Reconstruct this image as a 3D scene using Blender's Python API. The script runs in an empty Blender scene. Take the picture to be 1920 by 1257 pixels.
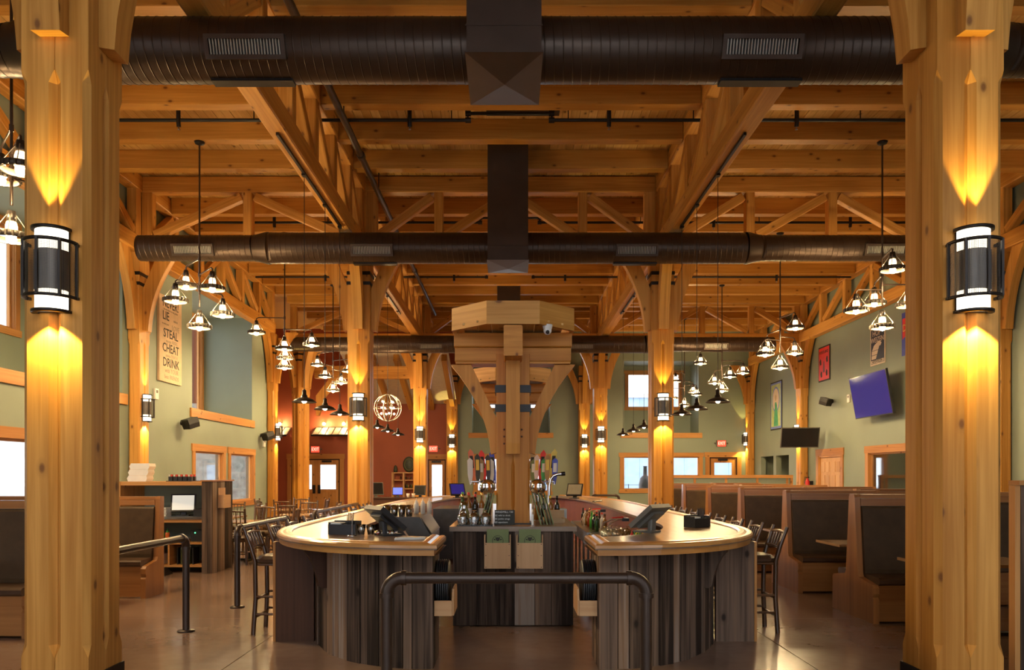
import bpy, math, random
from mathutils import Vector, Matrix
random.seed(7)
R = math.radians
C = bpy.context.scene.collection
SC = bpy.context.scene

# ------------------------------------------------------------------ camera, sky, exposure
FPX, VX, HY, EYE = 1450.0, 956.0, 890.0, 1.65
cam_d = bpy.data.cameras.new('camera')
cam_d.sensor_width = 36.0
cam_d.lens = 36.0 * FPX / 1920.0
cam_d.shift_x = (960 - VX) / 1920.0
cam_d.shift_y = (HY - 628.5) / 1920.0
cam_d.clip_end = 300
cam = bpy.data.objects.new('camera', cam_d); C.objects.link(cam)
cam.location = (0, 0, EYE); cam.rotation_euler = (R(90), 0, 0)
SC.camera = cam

world = bpy.data.worlds.new('world'); SC.world = world
world.use_nodes = True
_bg = world.node_tree.nodes['Background']
_bg.inputs[0].default_value = (0.95, 0.97, 1.0, 1)
_bg.inputs[1].default_value = 2.5

SC.view_settings.view_transform = 'Standard'
SC.view_settings.look = 'None'
SC.view_settings.gamma = 1.0
SC.view_settings.use_curve_mapping = False
SC.view_settings.exposure = 0.82

SC.cycles.max_bounces = 8
SC.cycles.diffuse_bounces = 3
BULB = 640.0        # radiance of the chandelier bulbs
PEND = 420.0
SPOT_UP, SPOT_DN = 62.0, 68.0

def G(px, py, z):
    """point at height z seen at a pixel of the photograph"""
    d = FPX * (EYE - z) / (py - HY)
    return ((px - VX) / FPX * d, d, z)
def P(px, py, d):
    return ((px - VX) / FPX * d, d, EYE + (HY - py) / FPX * d)

# ------------------------------------------------------------------ materials
M = {}
def new_mat(name):
    m = bpy.data.materials.new(name); m.use_nodes = True
    nt = m.node_tree
    b = nt.nodes['Principled BSDF']
    M[name] = m
    return m, nt, b
def N(nt, typ, **kw):
    n = nt.nodes.new(typ)
    for k, v in kw.items():
        if k.startswith('i_'):
            n.inputs[k[2:]].default_value = v
        else:
            setattr(n, k, v)
    return n
def L(nt, a, b): nt.links.new(a, b)
def ramp(nt, stops):
    r = N(nt, 'ShaderNodeValToRGB')
    e = r.color_ramp.elements
    while len(e) < len(stops): e.new(0.5)
    for el, (p, c) in zip(e, stops):
        el.position = p; el.color = (*c, 1) if len(c) == 3 else c
    return r
def plain(name, col, rough=.5, metal=0, var=.12, scale=6, bump=0, spec=None, coat=0):
    m, nt, b = new_mat(name)
    tc = N(nt, 'ShaderNodeTexCoord')
    no = N(nt, 'ShaderNodeTexNoise'); no.inputs['Scale'].default_value = scale; no.inputs['Detail'].default_value = 4
    L(nt, tc.outputs['Object'], no.inputs['Vector'])
    lo = tuple(c * (1 - var) for c in col); hi = tuple(min(1, c * (1 + var)) for c in col)
    r = ramp(nt, [(.3, lo), (.7, hi)])
    L(nt, no.outputs['Fac'], r.inputs['Fac']); L(nt, r.outputs['Color'], b.inputs['Base Color'])
    b.inputs['Roughness'].default_value = rough; b.inputs['Metallic'].default_value = metal
    if spec is not None: b.inputs['Specular IOR Level'].default_value = spec
    if coat: b.inputs['Coat Weight'].default_value = coat; b.inputs['Coat Roughness'].default_value = .15
    if bump:
        bp = N(nt, 'ShaderNodeBump'); bp.inputs['Strength'].default_value = bump; bp.inputs['Distance'].default_value = .01
        L(nt, no.outputs['Fac'], bp.inputs['Height']); L(nt, bp.outputs['Normal'], b.inputs['Normal'])
    return m
def emis(name, col, s):
    m, nt, b = new_mat(name)
    b.inputs['Base Color'].default_value = (*col, 1)
    b.inputs['Emission Color'].default_value = (*col, 1); b.inputs['Emission Strength'].default_value = s
    return m
def wood(name, dark, light, knot=(.10, .035, .012), rough=.45, knots=True, hue=None, gs=26., coat=0, rnd=.25, ring=5., con=1.0):
    """sawn timber: grain runs along u of the UV map; every object shifts the pattern by its own random number"""
    m, nt, b = new_mat(name)
    uv = N(nt, 'ShaderNodeUVMap'); oi = N(nt, 'ShaderNodeObjectInfo')
    mu = N(nt, 'ShaderNodeMath', operation='MULTIPLY'); mu.inputs[1].default_value = 53.0
    L(nt, oi.outputs['Random'], mu.inputs[0])
    cx = N(nt, 'ShaderNodeCombineXYZ')
    for k in range(3): L(nt, mu.outputs[0], cx.inputs[k])
    ad = N(nt, 'ShaderNodeVectorMath', operation='ADD')
    L(nt, uv.outputs[0], ad.inputs[0]); L(nt, cx.outputs[0], ad.inputs[1])
    def scaled(v):
        s = N(nt, 'ShaderNodeVectorMath', operation='MULTIPLY'); s.inputs[1].default_value = v
        L(nt, ad.outputs[0], s.inputs[0]); return s.outputs[0]
    fine = N(nt, 'ShaderNodeTexNoise'); fine.inputs['Scale'].default_value = 1; fine.inputs['Detail'].default_value = 5; fine.inputs['Distortion'].default_value = .4
    L(nt, scaled((.9, gs, 1)), fine.inputs['Vector'])
    broad = N(nt, 'ShaderNodeTexNoise'); broad.inputs['Scale'].default_value = 1; broad.inputs['Detail'].default_value = 2
    L(nt, scaled((.35, ring, 1)), broad.inputs['Vector'])
    mx = N(nt, 'ShaderNodeMath', operation='ADD'); L(nt, fine.outputs[0], mx.inputs[0]); L(nt, broad.outputs[0], mx.inputs[1])
    hf = N(nt, 'ShaderNodeMath', operation='MULTIPLY_ADD'); hf.inputs[1].default_value = .5
    L(nt, mx.outputs[0], hf.inputs[0])
    rv = N(nt, 'ShaderNodeMath', operation='MULTIPLY_ADD'); rv.inputs[1].default_value = rnd; rv.inputs[2].default_value = -rnd / 2
    L(nt, oi.outputs['Random'], rv.inputs[0]); L(nt, rv.outputs[0], hf.inputs[2])
    rp = ramp(nt, [(.30, dark), (.52, tuple((a + c) / 2 for a, c in zip(dark, light))), (.70, light)] if hue is None else hue)
    cn = N(nt, 'ShaderNodeMath', operation='MULTIPLY_ADD'); cn.inputs[1].default_value = con; cn.inputs[2].default_value = .5 - .5 * con
    L(nt, hf.outputs[0], cn.inputs[0]); L(nt, cn.outputs[0], rp.inputs['Fac'])
    col = rp.outputs['Color']
    if knots:
        vo = N(nt, 'ShaderNodeTexVoronoi', voronoi_dimensions='2D'); vo.inputs['Scale'].default_value = 1.0; vo.inputs['Randomness'].default_value = 1
        L(nt, scaled((1.45, 2.5, 1)), vo.inputs['Vector'])
        kr = ramp(nt, [(.03, (1, 1, 1)), (.055, (.55, .55, .55)), (.065, (.25, .25, .25)), (.13, (0, 0, 0))])
        L(nt, vo.outputs['Distance'], kr.inputs['Fac'])
        sep = N(nt, 'ShaderNodeSeparateColor'); L(nt, vo.outputs['Color'], sep.inputs[0])
        gt = N(nt, 'ShaderNodeMath', operation='GREATER_THAN'); gt.inputs[1].default_value = .45; L(nt, sep.outputs[0], gt.inputs[0])
        km = N(nt, 'ShaderNodeMath', operation='MULTIPLY'); L(nt, kr.outputs[0], km.inputs[0]); L(nt, gt.outputs[0], km.inputs[1])
        k2 = N(nt, 'ShaderNodeMath', operation='MULTIPLY'); k2.inputs[1].default_value = .85; L(nt, km.outputs[0], k2.inputs[0])
        mc = N(nt, 'ShaderNodeMixRGB'); L(nt, k2.outputs[0], mc.inputs[0]); L(nt, col, mc.inputs[1]); mc.inputs[2].default_value = (*knot, 1)
        col = mc.outputs[0]
    L(nt, col, b.inputs['Base Color'])
    b.inputs['Roughness'].default_value = rough; b.inputs['Specular IOR Level'].default_value = .5 if coat else .18
    if coat: b.inputs['Coat Weight'].default_value = coat; b.inputs['Coat Roughness'].default_value = .12
    bp = N(nt, 'ShaderNodeBump'); bp.inputs['Strength'].default_value = .12; bp.inputs['Distance'].default_value = .006
    L(nt, fine.outputs[0], bp.inputs['Height']); L(nt, bp.outputs[0], b.inputs['Normal'])
    return m

wood('timber', (.42, .172, .028), (.69, .348, .085), knot=(.15, .055, .018), rough=.42, con=1.25)
wood('hood_wood', (.43, .150, .020), (.66, .290, .055), knot=(.13, .04, .012), rough=.42, con=1.2)
wood('pine_joist', (.38, .165, .028), (.60, .305, .070), knot=(.11, .035, .012), rough=.45)
wood('pine_deck', (.50, .28, .085), (.76, .50, .20), rough=.5, rnd=.35)
wood('trim_wood', (.42, .18, .05), (.62, .32, .11), rough=.4)
wood('rim_wood', (.42, .18, .045), (.66, .35, .105), rough=.3, knots=False, coat=.35)
wood('booth_wood', (.27, .095, .022), (.48, .21, .062), rough=.35, knots=False, coat=.3, knot=(.06, .02, .01))
wood('box_wood', (.50, .27, .12), (.68, .42, .22), rough=.5, knots=False)
wood('barn_wood', (.05, .04, .033), (.24, .17, .12), knot=(.015, .01, .008), rough=.8, gs=30., rnd=.5, con=1.7,
     hue=[(.15, (.028, .018, .013)), (.36, (.095, .062, .043)), (.55, (.170, .112, .078)), (.72, (.235, .140, .082)), (.92, (.32, .25, .20))])
wood('dark_panel', (.045, .020, .012), (.10, .045, .024), rough=.5, knots=False)
wood('counter_top', (.16, .10, .062), (.30, .20, .12), rough=.34, knots=False, coat=.3, ring=8.)
wood('table_wood', (.25, .13, .06), (.40, .23, .11), rough=.25, knots=False, coat=.5)
wood('log_wood', (.05, .022, .010), (.17, .08, .03), rough=.3, knots=False, coat=.4)

plain('wall_sage', (.265, .315, .245), .6, var=.05, scale=.8)
plain('wall_red', (.36, .085, .035), .6, var=.06, scale=.8)
plain('white_board', (.75, .68, .55), .6, var=.06)
plain('red_panel', (.16, .035, .03), .5, var=.1)
plain('duct_metal', (.060, .038, .026), .36, .55, var=.15, scale=3)
plain('box_metal', (.075, .052, .040), .42, .5, var=.1, scale=3)
plain('pipe_brown', (.055, .034, .024), .34, .35, var=.1)
plain('black_metal', (.018, .016, .016), .45, .4, var=.1)
plain('sleeve_metal', (.30, .25, .19), .4, .6, var=.1)
plain('louver_metal', (.55, .52, .45), .4, .3, var=.1)
plain('iron', (.035, .028, .025), .4, .6, var=.2)
plain('pewter', (.30, .27, .24), .32, .85, var=.15)
plain('ring_metal', (.10, .085, .07), .4, .6, var=.2)
plain('leather', (.085, .050, .024), .5, 0, var=.12, scale=9, bump=.08, spec=.25)
plain('leather_seat', (.085, .045, .024), .40, 0, var=.12, scale=9, bump=.08, spec=.35)
plain('steel', (.45, .45, .45), .28, 1, var=.12)
plain('dark_steel', (.10, .095, .09), .35, .7, var=.15)
plain('chrome', (.72, .72, .72), .10, 1, var=.05)
plain('gold', (.60, .42, .16), .25, 1, var=.1)
plain('plastic_black', (.02, .02, .022), .4, var=.1)
plain('plastic_grey', (.13, .12, .10), .45, var=.1)
plain('plastic_beige', (.30, .27, .20), .5, var=.08)
plain('plastic_white', (.78, .76, .72), .45, var=.05)
plain('screen_black', (.012, .012, .014), .15, var=0)
emis('screen_blue', (.016, .012, .11), .7); M['screen_blue'].node_tree.nodes['Principled BSDF'].inputs['Roughness'].default_value = .12; M['screen_blue'].node_tree.nodes['Principled BSDF'].inputs['Specular IOR Level'].default_value = .2
plain('paper', (.80, .77, .70), .7, var=.06)
plain('menu_green', (.18, .22, .075), .6, var=.08)
plain('menu_dark', (.075, .085, .03), .6, var=.1)
plain('knot_wood', (.10, .04, .015), .6)
plain('ink', (.03, .028, .02), .7, var=.1)
plain('ink_grey', (.30, .24, .18), .7, var=.1)
plain('sign_tan', (.66, .47, .30), .7, var=.08, scale=5)
plain('chalk', (.75, .75, .72), .8, var=.1)
plain('poster_red', (.75, .03, .015), .5, var=.08)
plain('poster_navy', (.02, .025, .05), .5, var=.1)
plain('poster_cream', (.80, .66, .50), .6, var=.06)
plain('poster_blue', (.05, .07, .45), .5, var=.08)
plain('poster_yellow', (.75, .55, .10), .5, var=.08)
plain('poster_sky', (.20, .28, .70), .5, var=.1)
plain('poster_lime', (.50, .60, .25), .5, var=.15)
plain('poster_green', (.08, .40, .20), .5, var=.2)
plain('red_plastic', (.60, .02, .02), .35, var=.08)
plain('blue_plastic', (.04, .06, .45), .4, var=.1)
plain('green_plastic', (.05, .35, .05), .4, var=.1)
plain('orange_plastic', (.65, .14, .02), .4, var=.1)
plain('yellow_plastic', (.75, .55, .03), .4, var=.1)
plain('cloth_white', (.72, .70, .64), .9, var=.08)
plain('kraft', (.45, .30, .15), .7, var=.08)
plain('hose', (.50, .36, .24), .4, .2, var=.1)
plain('oval_dark', (.035, .045, .03), .5, var=.25, scale=20)
plain('stone_pale', (.85, .78, .68), .9, var=.25, scale=5, bump=.5)
plain('snow_ground', (.62, .62, .62), .9, var=.12, scale=.4)
plain('siding_pale', (.30, .40, .54), .8, var=.1, scale=1.5)
plain('fence_dark', (.05, .06, .06), .7, var=.1)
plain('sauce', (.35, .05, .02), .25, var=.15)
plain('amber', (.28, .12, .02), .15, var=.15, coat=.5)
plain('bottle_green', (.03, .10, .03), .12, var=.15, coat=.5)
plain('bottle_dark', (.012, .014, .012), .12, var=.15, coat=.5)
plain('window_edge', (.35, .30, .26), .5, var=.1)
emis('bulb', (1.0, .70, .34), BULB)
emis('pendant_bulb', (1.0, .68, .32), PEND)
emis('orb_bulb', (1.0, .66, .30), 260)
emis('jar_glow', (1.0, .78, .45), 2.2)
emis('sconce_glass', (1.0, .90, .68), 2.0)
emis('exit_red', (1.0, .06, .03), 1.1)
emis('exit_pale', (1.0, .55, .42), 1.0)
emis('tablet_blue', (.05, .08, 1.0), 1.6)
emis('monitor_grey', (.55, .52, .44), .6)
emis('green_led', (.1, 1, .3), 2)

def glass(name, tint=(1, 1, 1), amount=.12):
    m, nt, b = new_mat(name)
    out = nt.nodes['Material Output']
    tr = N(nt, 'ShaderNodeBsdfTransparent'); tr.inputs[0].default_value = (*tint, 1)
    gl = N(nt, 'ShaderNodeBsdfGlossy'); gl.inputs['Roughness'].default_value = .03
    lw = N(nt, 'ShaderNodeLayerWeight'); lw.inputs['Blend'].default_value = .3
    mm = N(nt, 'ShaderNodeMath', operation='MULTIPLY_ADD'); mm.inputs[1].default_value = .7; mm.inputs[2].default_value = amount
    L(nt, lw.outputs['Fresnel'], mm.inputs[0])
    mx = N(nt, 'ShaderNodeMixShader'); L(nt, mm.outputs[0], mx.inputs[0]); L(nt, tr.outputs[0], mx.inputs[1]); L(nt, gl.outputs[0], mx.inputs[2])
    L(nt, mx.outputs[0], out.inputs['Surface'])
    nt.nodes.remove(b)
glass('pane', (.96, .98, 1), .02)
glass('drink_glass', (.93, .95, .95), .34)
glass('jar_glass', (.98, .95, .9), .10)

def perforated():
    m, nt, b = new_mat('perforated_screen')
    out = nt.nodes['Material Output']
    uv = N(nt, 'ShaderNodeUVMap'); sp = N(nt, 'ShaderNodeSeparateXYZ'); L(nt, uv.outputs[0], sp.inputs[0])
    gts = []
    for k in range(2):
        mu = N(nt, 'ShaderNodeMath', operation='MULTIPLY'); mu.inputs[1].default_value = 105.; L(nt, sp.outputs[k], mu.inputs[0])
        fr = N(nt, 'ShaderNodeMath', operation='FRACT'); L(nt, mu.outputs[0], fr.inputs[0])
        g = N(nt, 'ShaderNodeMath', operation='GREATER_THAN'); g.inputs[1].default_value = .31; L(nt, fr.outputs[0], g.inputs[0])
        gts.append(g)
    pr = N(nt, 'ShaderNodeMath', operation='MULTIPLY'); L(nt, gts[0].outputs[0], pr.inputs[0]); L(nt, gts[1].outputs[0], pr.inputs[1])
    tr = N(nt, 'ShaderNodeBsdfTransparent')
    b.inputs['Base Color'].default_value = (.10, .09, .085, 1); b.inputs['Metallic'].default_value = .7; b.inputs['Roughness'].default_value = .4
    mx = N(nt, 'ShaderNodeMixShader'); L(nt, pr.outputs[0], mx.inputs[0]); L(nt, b.outputs[0], mx.inputs[1]); L(nt, tr.outputs[0], mx.inputs[2])
    L(nt, mx.outputs[0], out.inputs['Surface'])
perforated()

def floor_mat():
    m, nt, b = new_mat('floor_concrete')
    tc = N(nt, 'ShaderNodeTexCoord')
    n1 = N(nt, 'ShaderNodeTexNoise'); n1.inputs['Scale'].default_value = .9; n1.inputs['Detail'].default_value = 3; n1.inputs['Roughness'].default_value = .5
    n2 = N(nt, 'ShaderNodeTexNoise'); n2.inputs['Scale'].default_value = 9; n2.inputs['Detail'].default_value = 5
    L(nt, tc.outputs['Generated'], n1.inputs['Vector'])
    L(nt, tc.outputs['Object'], n1.inputs['Vector']); L(nt, tc.outputs['Object'], n2.inputs['Vector'])
    ad = N(nt, 'ShaderNodeMath', operation='MULTIPLY_ADD'); ad.inputs[1].default_value = .35
    L(nt, n2.outputs[0], ad.inputs[0]); L(nt, n1.outputs[0], ad.inputs[2])
    r = ramp(nt, [(.4, (.20, .125, .088)), (.65, (.245, .155, .110)), (.9, (.29, .195, .14))])
    L(nt, ad.outputs[0], r.inputs[0]); L(nt, r.outputs[0], b.inputs['Base Color'])
    rr = N(nt, 'ShaderNodeMapRange'); rr.inputs[3].default_value = .13; rr.inputs[4].default_value = .22
    L(nt, n1.outputs[0], rr.inputs[0]); L(nt, rr.outputs[0], b.inputs['Roughness'])
    b.inputs['Specular IOR Level'].default_value = .6
floor_mat()

# ------------------------------------------------------------------ mesh helpers
def V3(*a): return Vector(a)
class MB:
    def __init__(s): s.v, s.f, s.a, s.m, s.s = [], [], [], [], []
    def add(s, vs, fs, axis=(0, 0, 1), smooth=False, mi=0):
        o = len(s.v); s.v += [tuple(p) for p in vs]
        for f in fs:
            s.f.append([i + o for i in f]); s.a.append(axis); s.m.append(mi); s.s.append(smooth)
        return s
    def box(s, a, b, axis=None, mi=0):
        x0, x1 = sorted((a[0], b[0])); y0, y1 = sorted((a[1], b[1])); z0, z1 = sorted((a[2], b[2]))
        if axis is None:
            d = (x1 - x0, y1 - y0, z1 - z0); k = d.index(max(d)); axis = tuple(1 if i == k else 0 for i in range(3))
        vs = [(x0, y0, z0), (x1, y0, z0), (x1, y1, z0), (x0, y1, z0), (x0, y0, z1), (x1, y0, z1), (x1, y1, z1), (x0, y1, z1)]
        return s.add(vs, [(3, 2, 1, 0), (4, 5, 6, 7), (0, 1, 5, 4), (1, 2, 6, 5), (2, 3, 7, 6), (3, 0, 4, 7)], axis, mi=mi)
    def bar(s, A, B, w, h, ch=.012, up=(0, 0, 1), mi=0):
        """beam from A to B, w across, h along 'up', long edges eased by ch"""
        A, B = Vector(A), Vector(B); t = (B - A).normalized(); u = Vector(up)
        if abs(t.dot(u)) > .98: u = Vector((0, 1, 0))
        r = t.cross(u).normalized(); u = r.cross(t).normalized()
        w, h = w / 2, h / 2; c = min(ch, w * .6, h * .6)
        sec = [(w - c, -h), (w, -h + c), (w, h - c), (w - c, h), (-w + c, h), (-w, h - c), (-w, -h + c), (-w + c, -h)]
        vs = [A + r * a + u * b for a, b in sec] + [B + r * a + u * b for a, b in sec]
        fs = [(i, (i + 1) % 8, (i + 1) % 8 + 8, i + 8) for i in range(8)] + [tuple(range(7, -1, -1)), tuple(range(8, 16))]
        return s.add(vs, fs, tuple(t), mi=mi)
    def tube(s, pts, r, seg=8, caps=True, mi=0, closed=False):
        pts = [Vector(p) for p in pts]; n = len(pts)
        rs = r if isinstance(r, (list, tuple)) else [r] * n
        vs, prev = [], None
        for i, p in enumerate(pts):
            if closed: t = (pts[(i + 1) % n] - pts[i - 1]).normalized()
            else: t = (pts[min(i + 1, n - 1)] - pts[max(i - 1, 0)]).normalized()
            if prev is None:
                q = Vector((0, 0, 1)) if abs(t.z) < .9 else Vector((1, 0, 0))
                a = t.cross(q).normalized()
            else:
                a = (prev - t * prev.dot(t)).normalized()
            prev = a; b = t.cross(a)
            for k in range(seg):
                th = 2 * math.pi * k / seg
                vs.append(p + (a * math.cos(th) + b * math.sin(th)) * rs[i])
        fs = []
        for i in range(n if closed else n - 1):
            j = (i + 1) % n
            for k in range(seg):
                fs.append((i * seg + k, i * seg + (k + 1) % seg, j * seg + (k + 1) % seg, j * seg + k))
        t = (pts[-1] - pts[0]); t = t.normalized() if t.length > 1e-6 else Vector((0, 0, 1))
        s.add(vs, fs, tuple(t), smooth=True, mi=mi)
        if caps and not closed:
            s.add(vs[:seg], [tuple(range(seg - 1, -1, -1))], tuple(t), mi=mi)
            s.add(vs[-seg:], [tuple(range(seg))], tuple(t), mi=mi)
        return s
    def lathe(s, prof, c=(0, 0, 0), seg=16, a0=0., a1=360., mi=0, smooth=True, axis=(0, 0, 1), mat=None):
        """profile of (radius, height) turned about z at c; mat optionally re-orients"""
        full = abs(a1 - a0) >= 359.9
        na = seg if full else seg + 1
        vs = []
        for (r, z) in prof:
            for k in range(na):
                th = R(a0 + (a1 - a0) * k / seg)
                p = Vector((r * math.cos(th), r * math.sin(th), z))
                if mat: p = mat @ p
                vs.append(p + Vector(c))
        fs = []
        for i in range(len(prof) - 1):
            for k in range(seg):
                k2 = (k + 1) % na
                fs.append((i * na + k, i * na + k2, (i + 1) * na + k2, (i + 1) * na + k))
        return s.add(vs, fs, axis, smooth=smooth, mi=mi)
    def prism(s, poly, f, t0, t1, axis=(0, 0, 1), mi=0):
        """polygon (u, v) extruded from t0 to t1; f(u, v, t) gives the point"""
        n = len(poly)
        vs = [f(u, v, t0) for u, v in poly] + [f(u, v, t1) for u, v in poly]
        fs = [tuple(range(n - 1, -1, -1)), tuple(range(n, 2 * n))] + [(i, (i + 1) % n, (i + 1) % n + n, i + n) for i in range(n)]
        return s.add(vs, fs, axis, mi=mi)
    def sphere(s, c, r, seg=10, rings=6, sc=(1, 1, 1), mi=0):
        prof = [(r * math.sin(math.pi * i / rings), -r * math.cos(math.pi * i / rings)) for i in range(rings + 1)]
        prof[0] = (r * .02, -r); prof[-1] = (r * .02, r)
        m = Matrix.Diagonal(Vector(sc))
        return s.lathe(prof, c, seg, mat=m, mi=mi)
    def mesh(s, name, mats, uv=True):
        me = bpy.data.meshes.new(name)
        me.from_pydata(s.v, [], s.f)
        mats = mats if isinstance(mats, (list, tuple)) else [mats]
        for m in mats: me.materials.append(M[m])
        me.polygons.foreach_set('material_index', s.m)
        me.polygons.foreach_set('use_smooth', s.s)
        if uv:
            lay = me.uv_layers.new(name='UVMap'); data = []
            ca = {}
            for f, ax in zip(s.f, s.a):
                a = ca.get(ax)
                if a is None: a = ca[ax] = Vector(ax).normalized()
                p0, p1, p2 = (Vector(s.v[f[i]]) for i in (0, 1, 2))
                n = (p1 - p0).cross(p2 - p0)
                if n.length < 1e-12 and len(f) > 3: n = (p2 - p0).cross(Vector(s.v[f[3]]) - p0)
                n = n.normalized() if n.length > 1e-12 else Vector((0, 0, 1))
                w = n.cross(a)
                if w.length < .25:
                    q = Vector((1, 0, 0)) if abs(a.x) < .8 else Vector((0, 1, 0))
                    w = a.cross(q).normalized(); u = a.cross(w) * 3.
                else:
                    w.normalize(); u = a
                for i in f:
                    p = Vector(s.v[i]); data += [p.dot(u), p.dot(w)]
            lay.data.foreach_set('uv', data)
        me.update()
        return me
    def build(s, name, mats, parent=None, world=True, uv=True, loc=None):
        return link(name, s.mesh(name, mats, uv), parent, world, loc)
def link(name, me, parent=None, world=True, loc=None):
    o = bpy.data.objects.new(name, me); C.objects.link(o)
    if parent is not None:
        o.parent = parent
        if world: o.matrix_parent_inverse = wm(parent).inverted()
    if loc is not None: o.location = loc
    return o
def wm(o):
    m = Matrix.LocRotScale(o.location, o.rotation_euler, o.scale)
    return m if o.parent is None else wm(o.parent) @ o.matrix_parent_inverse @ m
def tag(o, label, cat, group=None):
    o['label'] = label; o['category'] = cat
    if group: o['group'] = group
    return o
def thing(name, label, cat, loc=(0, 0, 0), rz=0, group=None):
    o = bpy.data.objects.new(name, None); C.objects.link(o)
    o.empty_display_size = .1
    o.location = loc; o.rotation_euler = (0, 0, rz)
    return tag(o, label, cat, group)
def struct(o, label=None):
    o['kind'] = 'structure'
    if label: o['label'] = label
    return o
def dup(root, label, loc=None, rz=None, group=None):
    r = root.copy(); C.objects.link(r)
    if loc is not None: r.location = loc
    if rz is not None: r.rotation_euler = (0, 0, rz)
    r['label'] = label
    if group: r['group'] = group
    def kids(src, dst):
        for ch in list(src.children):
            c = ch.copy(); C.objects.link(c); c.parent = dst; c.matrix_parent_inverse = ch.matrix_parent_inverse.copy()
            kids(ch, c)
    kids(root, r)
    return r
def text(name, s, size, mat, parent, loc, rot, ext=.002, align='CENTER', sx=1.0, world=True):
    cu = bpy.data.curves.new(name, 'FONT'); cu.body = s; cu.size = size; cu.align_x = align; cu.align_y = 'CENTER'; cu.extrude = ext; cu.offset = size * .012 if mat == 'ink' else 0
    cu.resolution_u = 2
    t = bpy.data.objects.new(name, cu); C.objects.link(t)
    me = bpy.data.meshes.new_from_object(t)
    bpy.data.objects.remove(t)
    me.materials.clear(); me.materials.append(M[mat])
    o = bpy.data.objects.new(name, me); C.objects.link(o)
    o.location = loc; o.rotation_euler = rot; o.scale = (sx, 1, 1)
    o.parent = parent
    if world: o.matrix_parent_inverse = wm(parent).inverted()
    return o
ORD = ['first', 'second', 'third', 'fourth', 'fifth', 'sixth', 'seventh', 'eighth', 'ninth', 'tenth', 'eleventh', 'twelfth', 'thirteenth', 'fourteenth', 'fifteenth', 'sixteenth']

# ------------------------------------------------------------------ room measures
XL, XR, YB, YF = -8.67, 11.4, 36.5, -1.5
ZC = 8.48
COLX = (-3.43, 3.47)
ROW = (6.08, 17.78, 29.74, 36.3)
CW = .51
ZT = 6.70        # underside of trusses

# ------------------------------------------------------------------ floor
fl = MB().box((-13, YF, -.12), (XR + 4.6, YB + .3, -.012)).build('floor', 'floor_concrete'); struct(fl, 'polished brown stained concrete floor')
xs = [-13, -7.46, -2.43, 2.60, 7.63, XR + 4.6]; ys = [YF, .1, 4.48, 8.86, 13.24, 17.62, 22.0, 26.4, 30.8, YB + .3]
for i in range(len(xs) - 1):
    for j in range(len(ys) - 1):
        MB().box((xs[i] + .004, ys[j] + .004, -.02), (xs[i + 1] - .004, ys[j + 1] - .004, 0)).build('slab', 'floor_concrete', fl)
gr = MB().box((-70, -40, -.4), (70, 110, -.13)).build('ground', 'snow_ground'); struct(gr, 'pale snowy ground outside')

# ------------------------------------------------------------------ walls with openings
def wall(name, axis, pos, thick, a0, a1, z0, z1, openings, mat, label):
    """axis 'x': wall lies at x=pos and runs along y; openings are (a0, a1, z0, z1)"""
    As = sorted({a0, a1, *[o[0] for o in openings], *[o[1] for o in openings]})
    Zs = sorted({z0, z1, *[o[2] for o in openings], *[o[3] for o in openings]})
    mb = MB()
    for i in range(len(As) - 1):
        for j in range(len(Zs) - 1):
            ca, cz = (As[i] + As[i + 1]) / 2, (Zs[j] + Zs[j + 1]) / 2
            if any(o[0] < ca < o[1] and o[2] < cz < o[3] for o in openings): continue
            if axis == 'x': mb.box((pos, As[i], Zs[j]), (pos + thick, As[i + 1], Zs[j + 1]))
            else: mb.box((As[i], pos, Zs[j]), (As[i + 1], pos + thick, Zs[j + 1]))
    return struct(mb.build(name, mat, uv=False), label)
AL = [(11.5, 17.3, 3.46, 6.9), (21.1, 26.0, 3.46, 6.9)]                     # window wells high in the left wall
WL = [(9.6, 14.6, 1.2, 2.28), (21.25, 23.35, .80, 2.30), (23.95, 26.05, .80, 2.30)]
wall('wall_left', 'x', XL, -.22, YF, 28.1, 0, ZC + .3, AL + WL, 'wall_sage', 'sage painted left wall with window wells')
DR = (26.6, 28.5, 0, 2.33)
WR = (20.9, 24.55, .95, 2.32)
CO = [(31.6, 33.1, 0, 2.45), (33.45, 35.1, 0, 2.45)]
wall('wall_right', 'x', XR, .22, YF, YB + .22, 0, ZC + .3, [DR, WR] + CO, 'wall_sage', 'sage painted right wall with posters')
AB = [(-1.79, 1.89, 3.61, 7.0), (5.39, 8.91, 3.61, 7.0)]
WB = [(-1.55, 1.80, .85, 2.42), (5.36, 7.12, .94, 2.48), (7.42, 8.93, .94, 2.48)]
DB = (9.42, 10.72, 0, 2.48)
wall('wall_back', 'y', YB, .22, -2.45, XR, 0, ZC + .3, AB + WB + [DB], 'wall_sage', 'sage painted back wall with windows')
DE = [(-10.3, -8.02, 0, 2.38), (-3.87, -3.02, 0, 2.36)]
wall('wall_entry', 'y', YB, .22, -13, -2.45, 0, ZC + .3, DE, 'wall_red', 'brick red wall of the entrance area')
wall('wall_entry_side', 'x', -12.8, -.2, 28.1, YB, 0, ZC + .3, [], 'wall_red', 'brick red side wall of the entrance')
wall('wall_entry_return', 'y', 28.0, .1, -12.8, XL + .0, 0, ZC + .3, [], 'wall_red', 'red return wall at the entrance')

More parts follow.
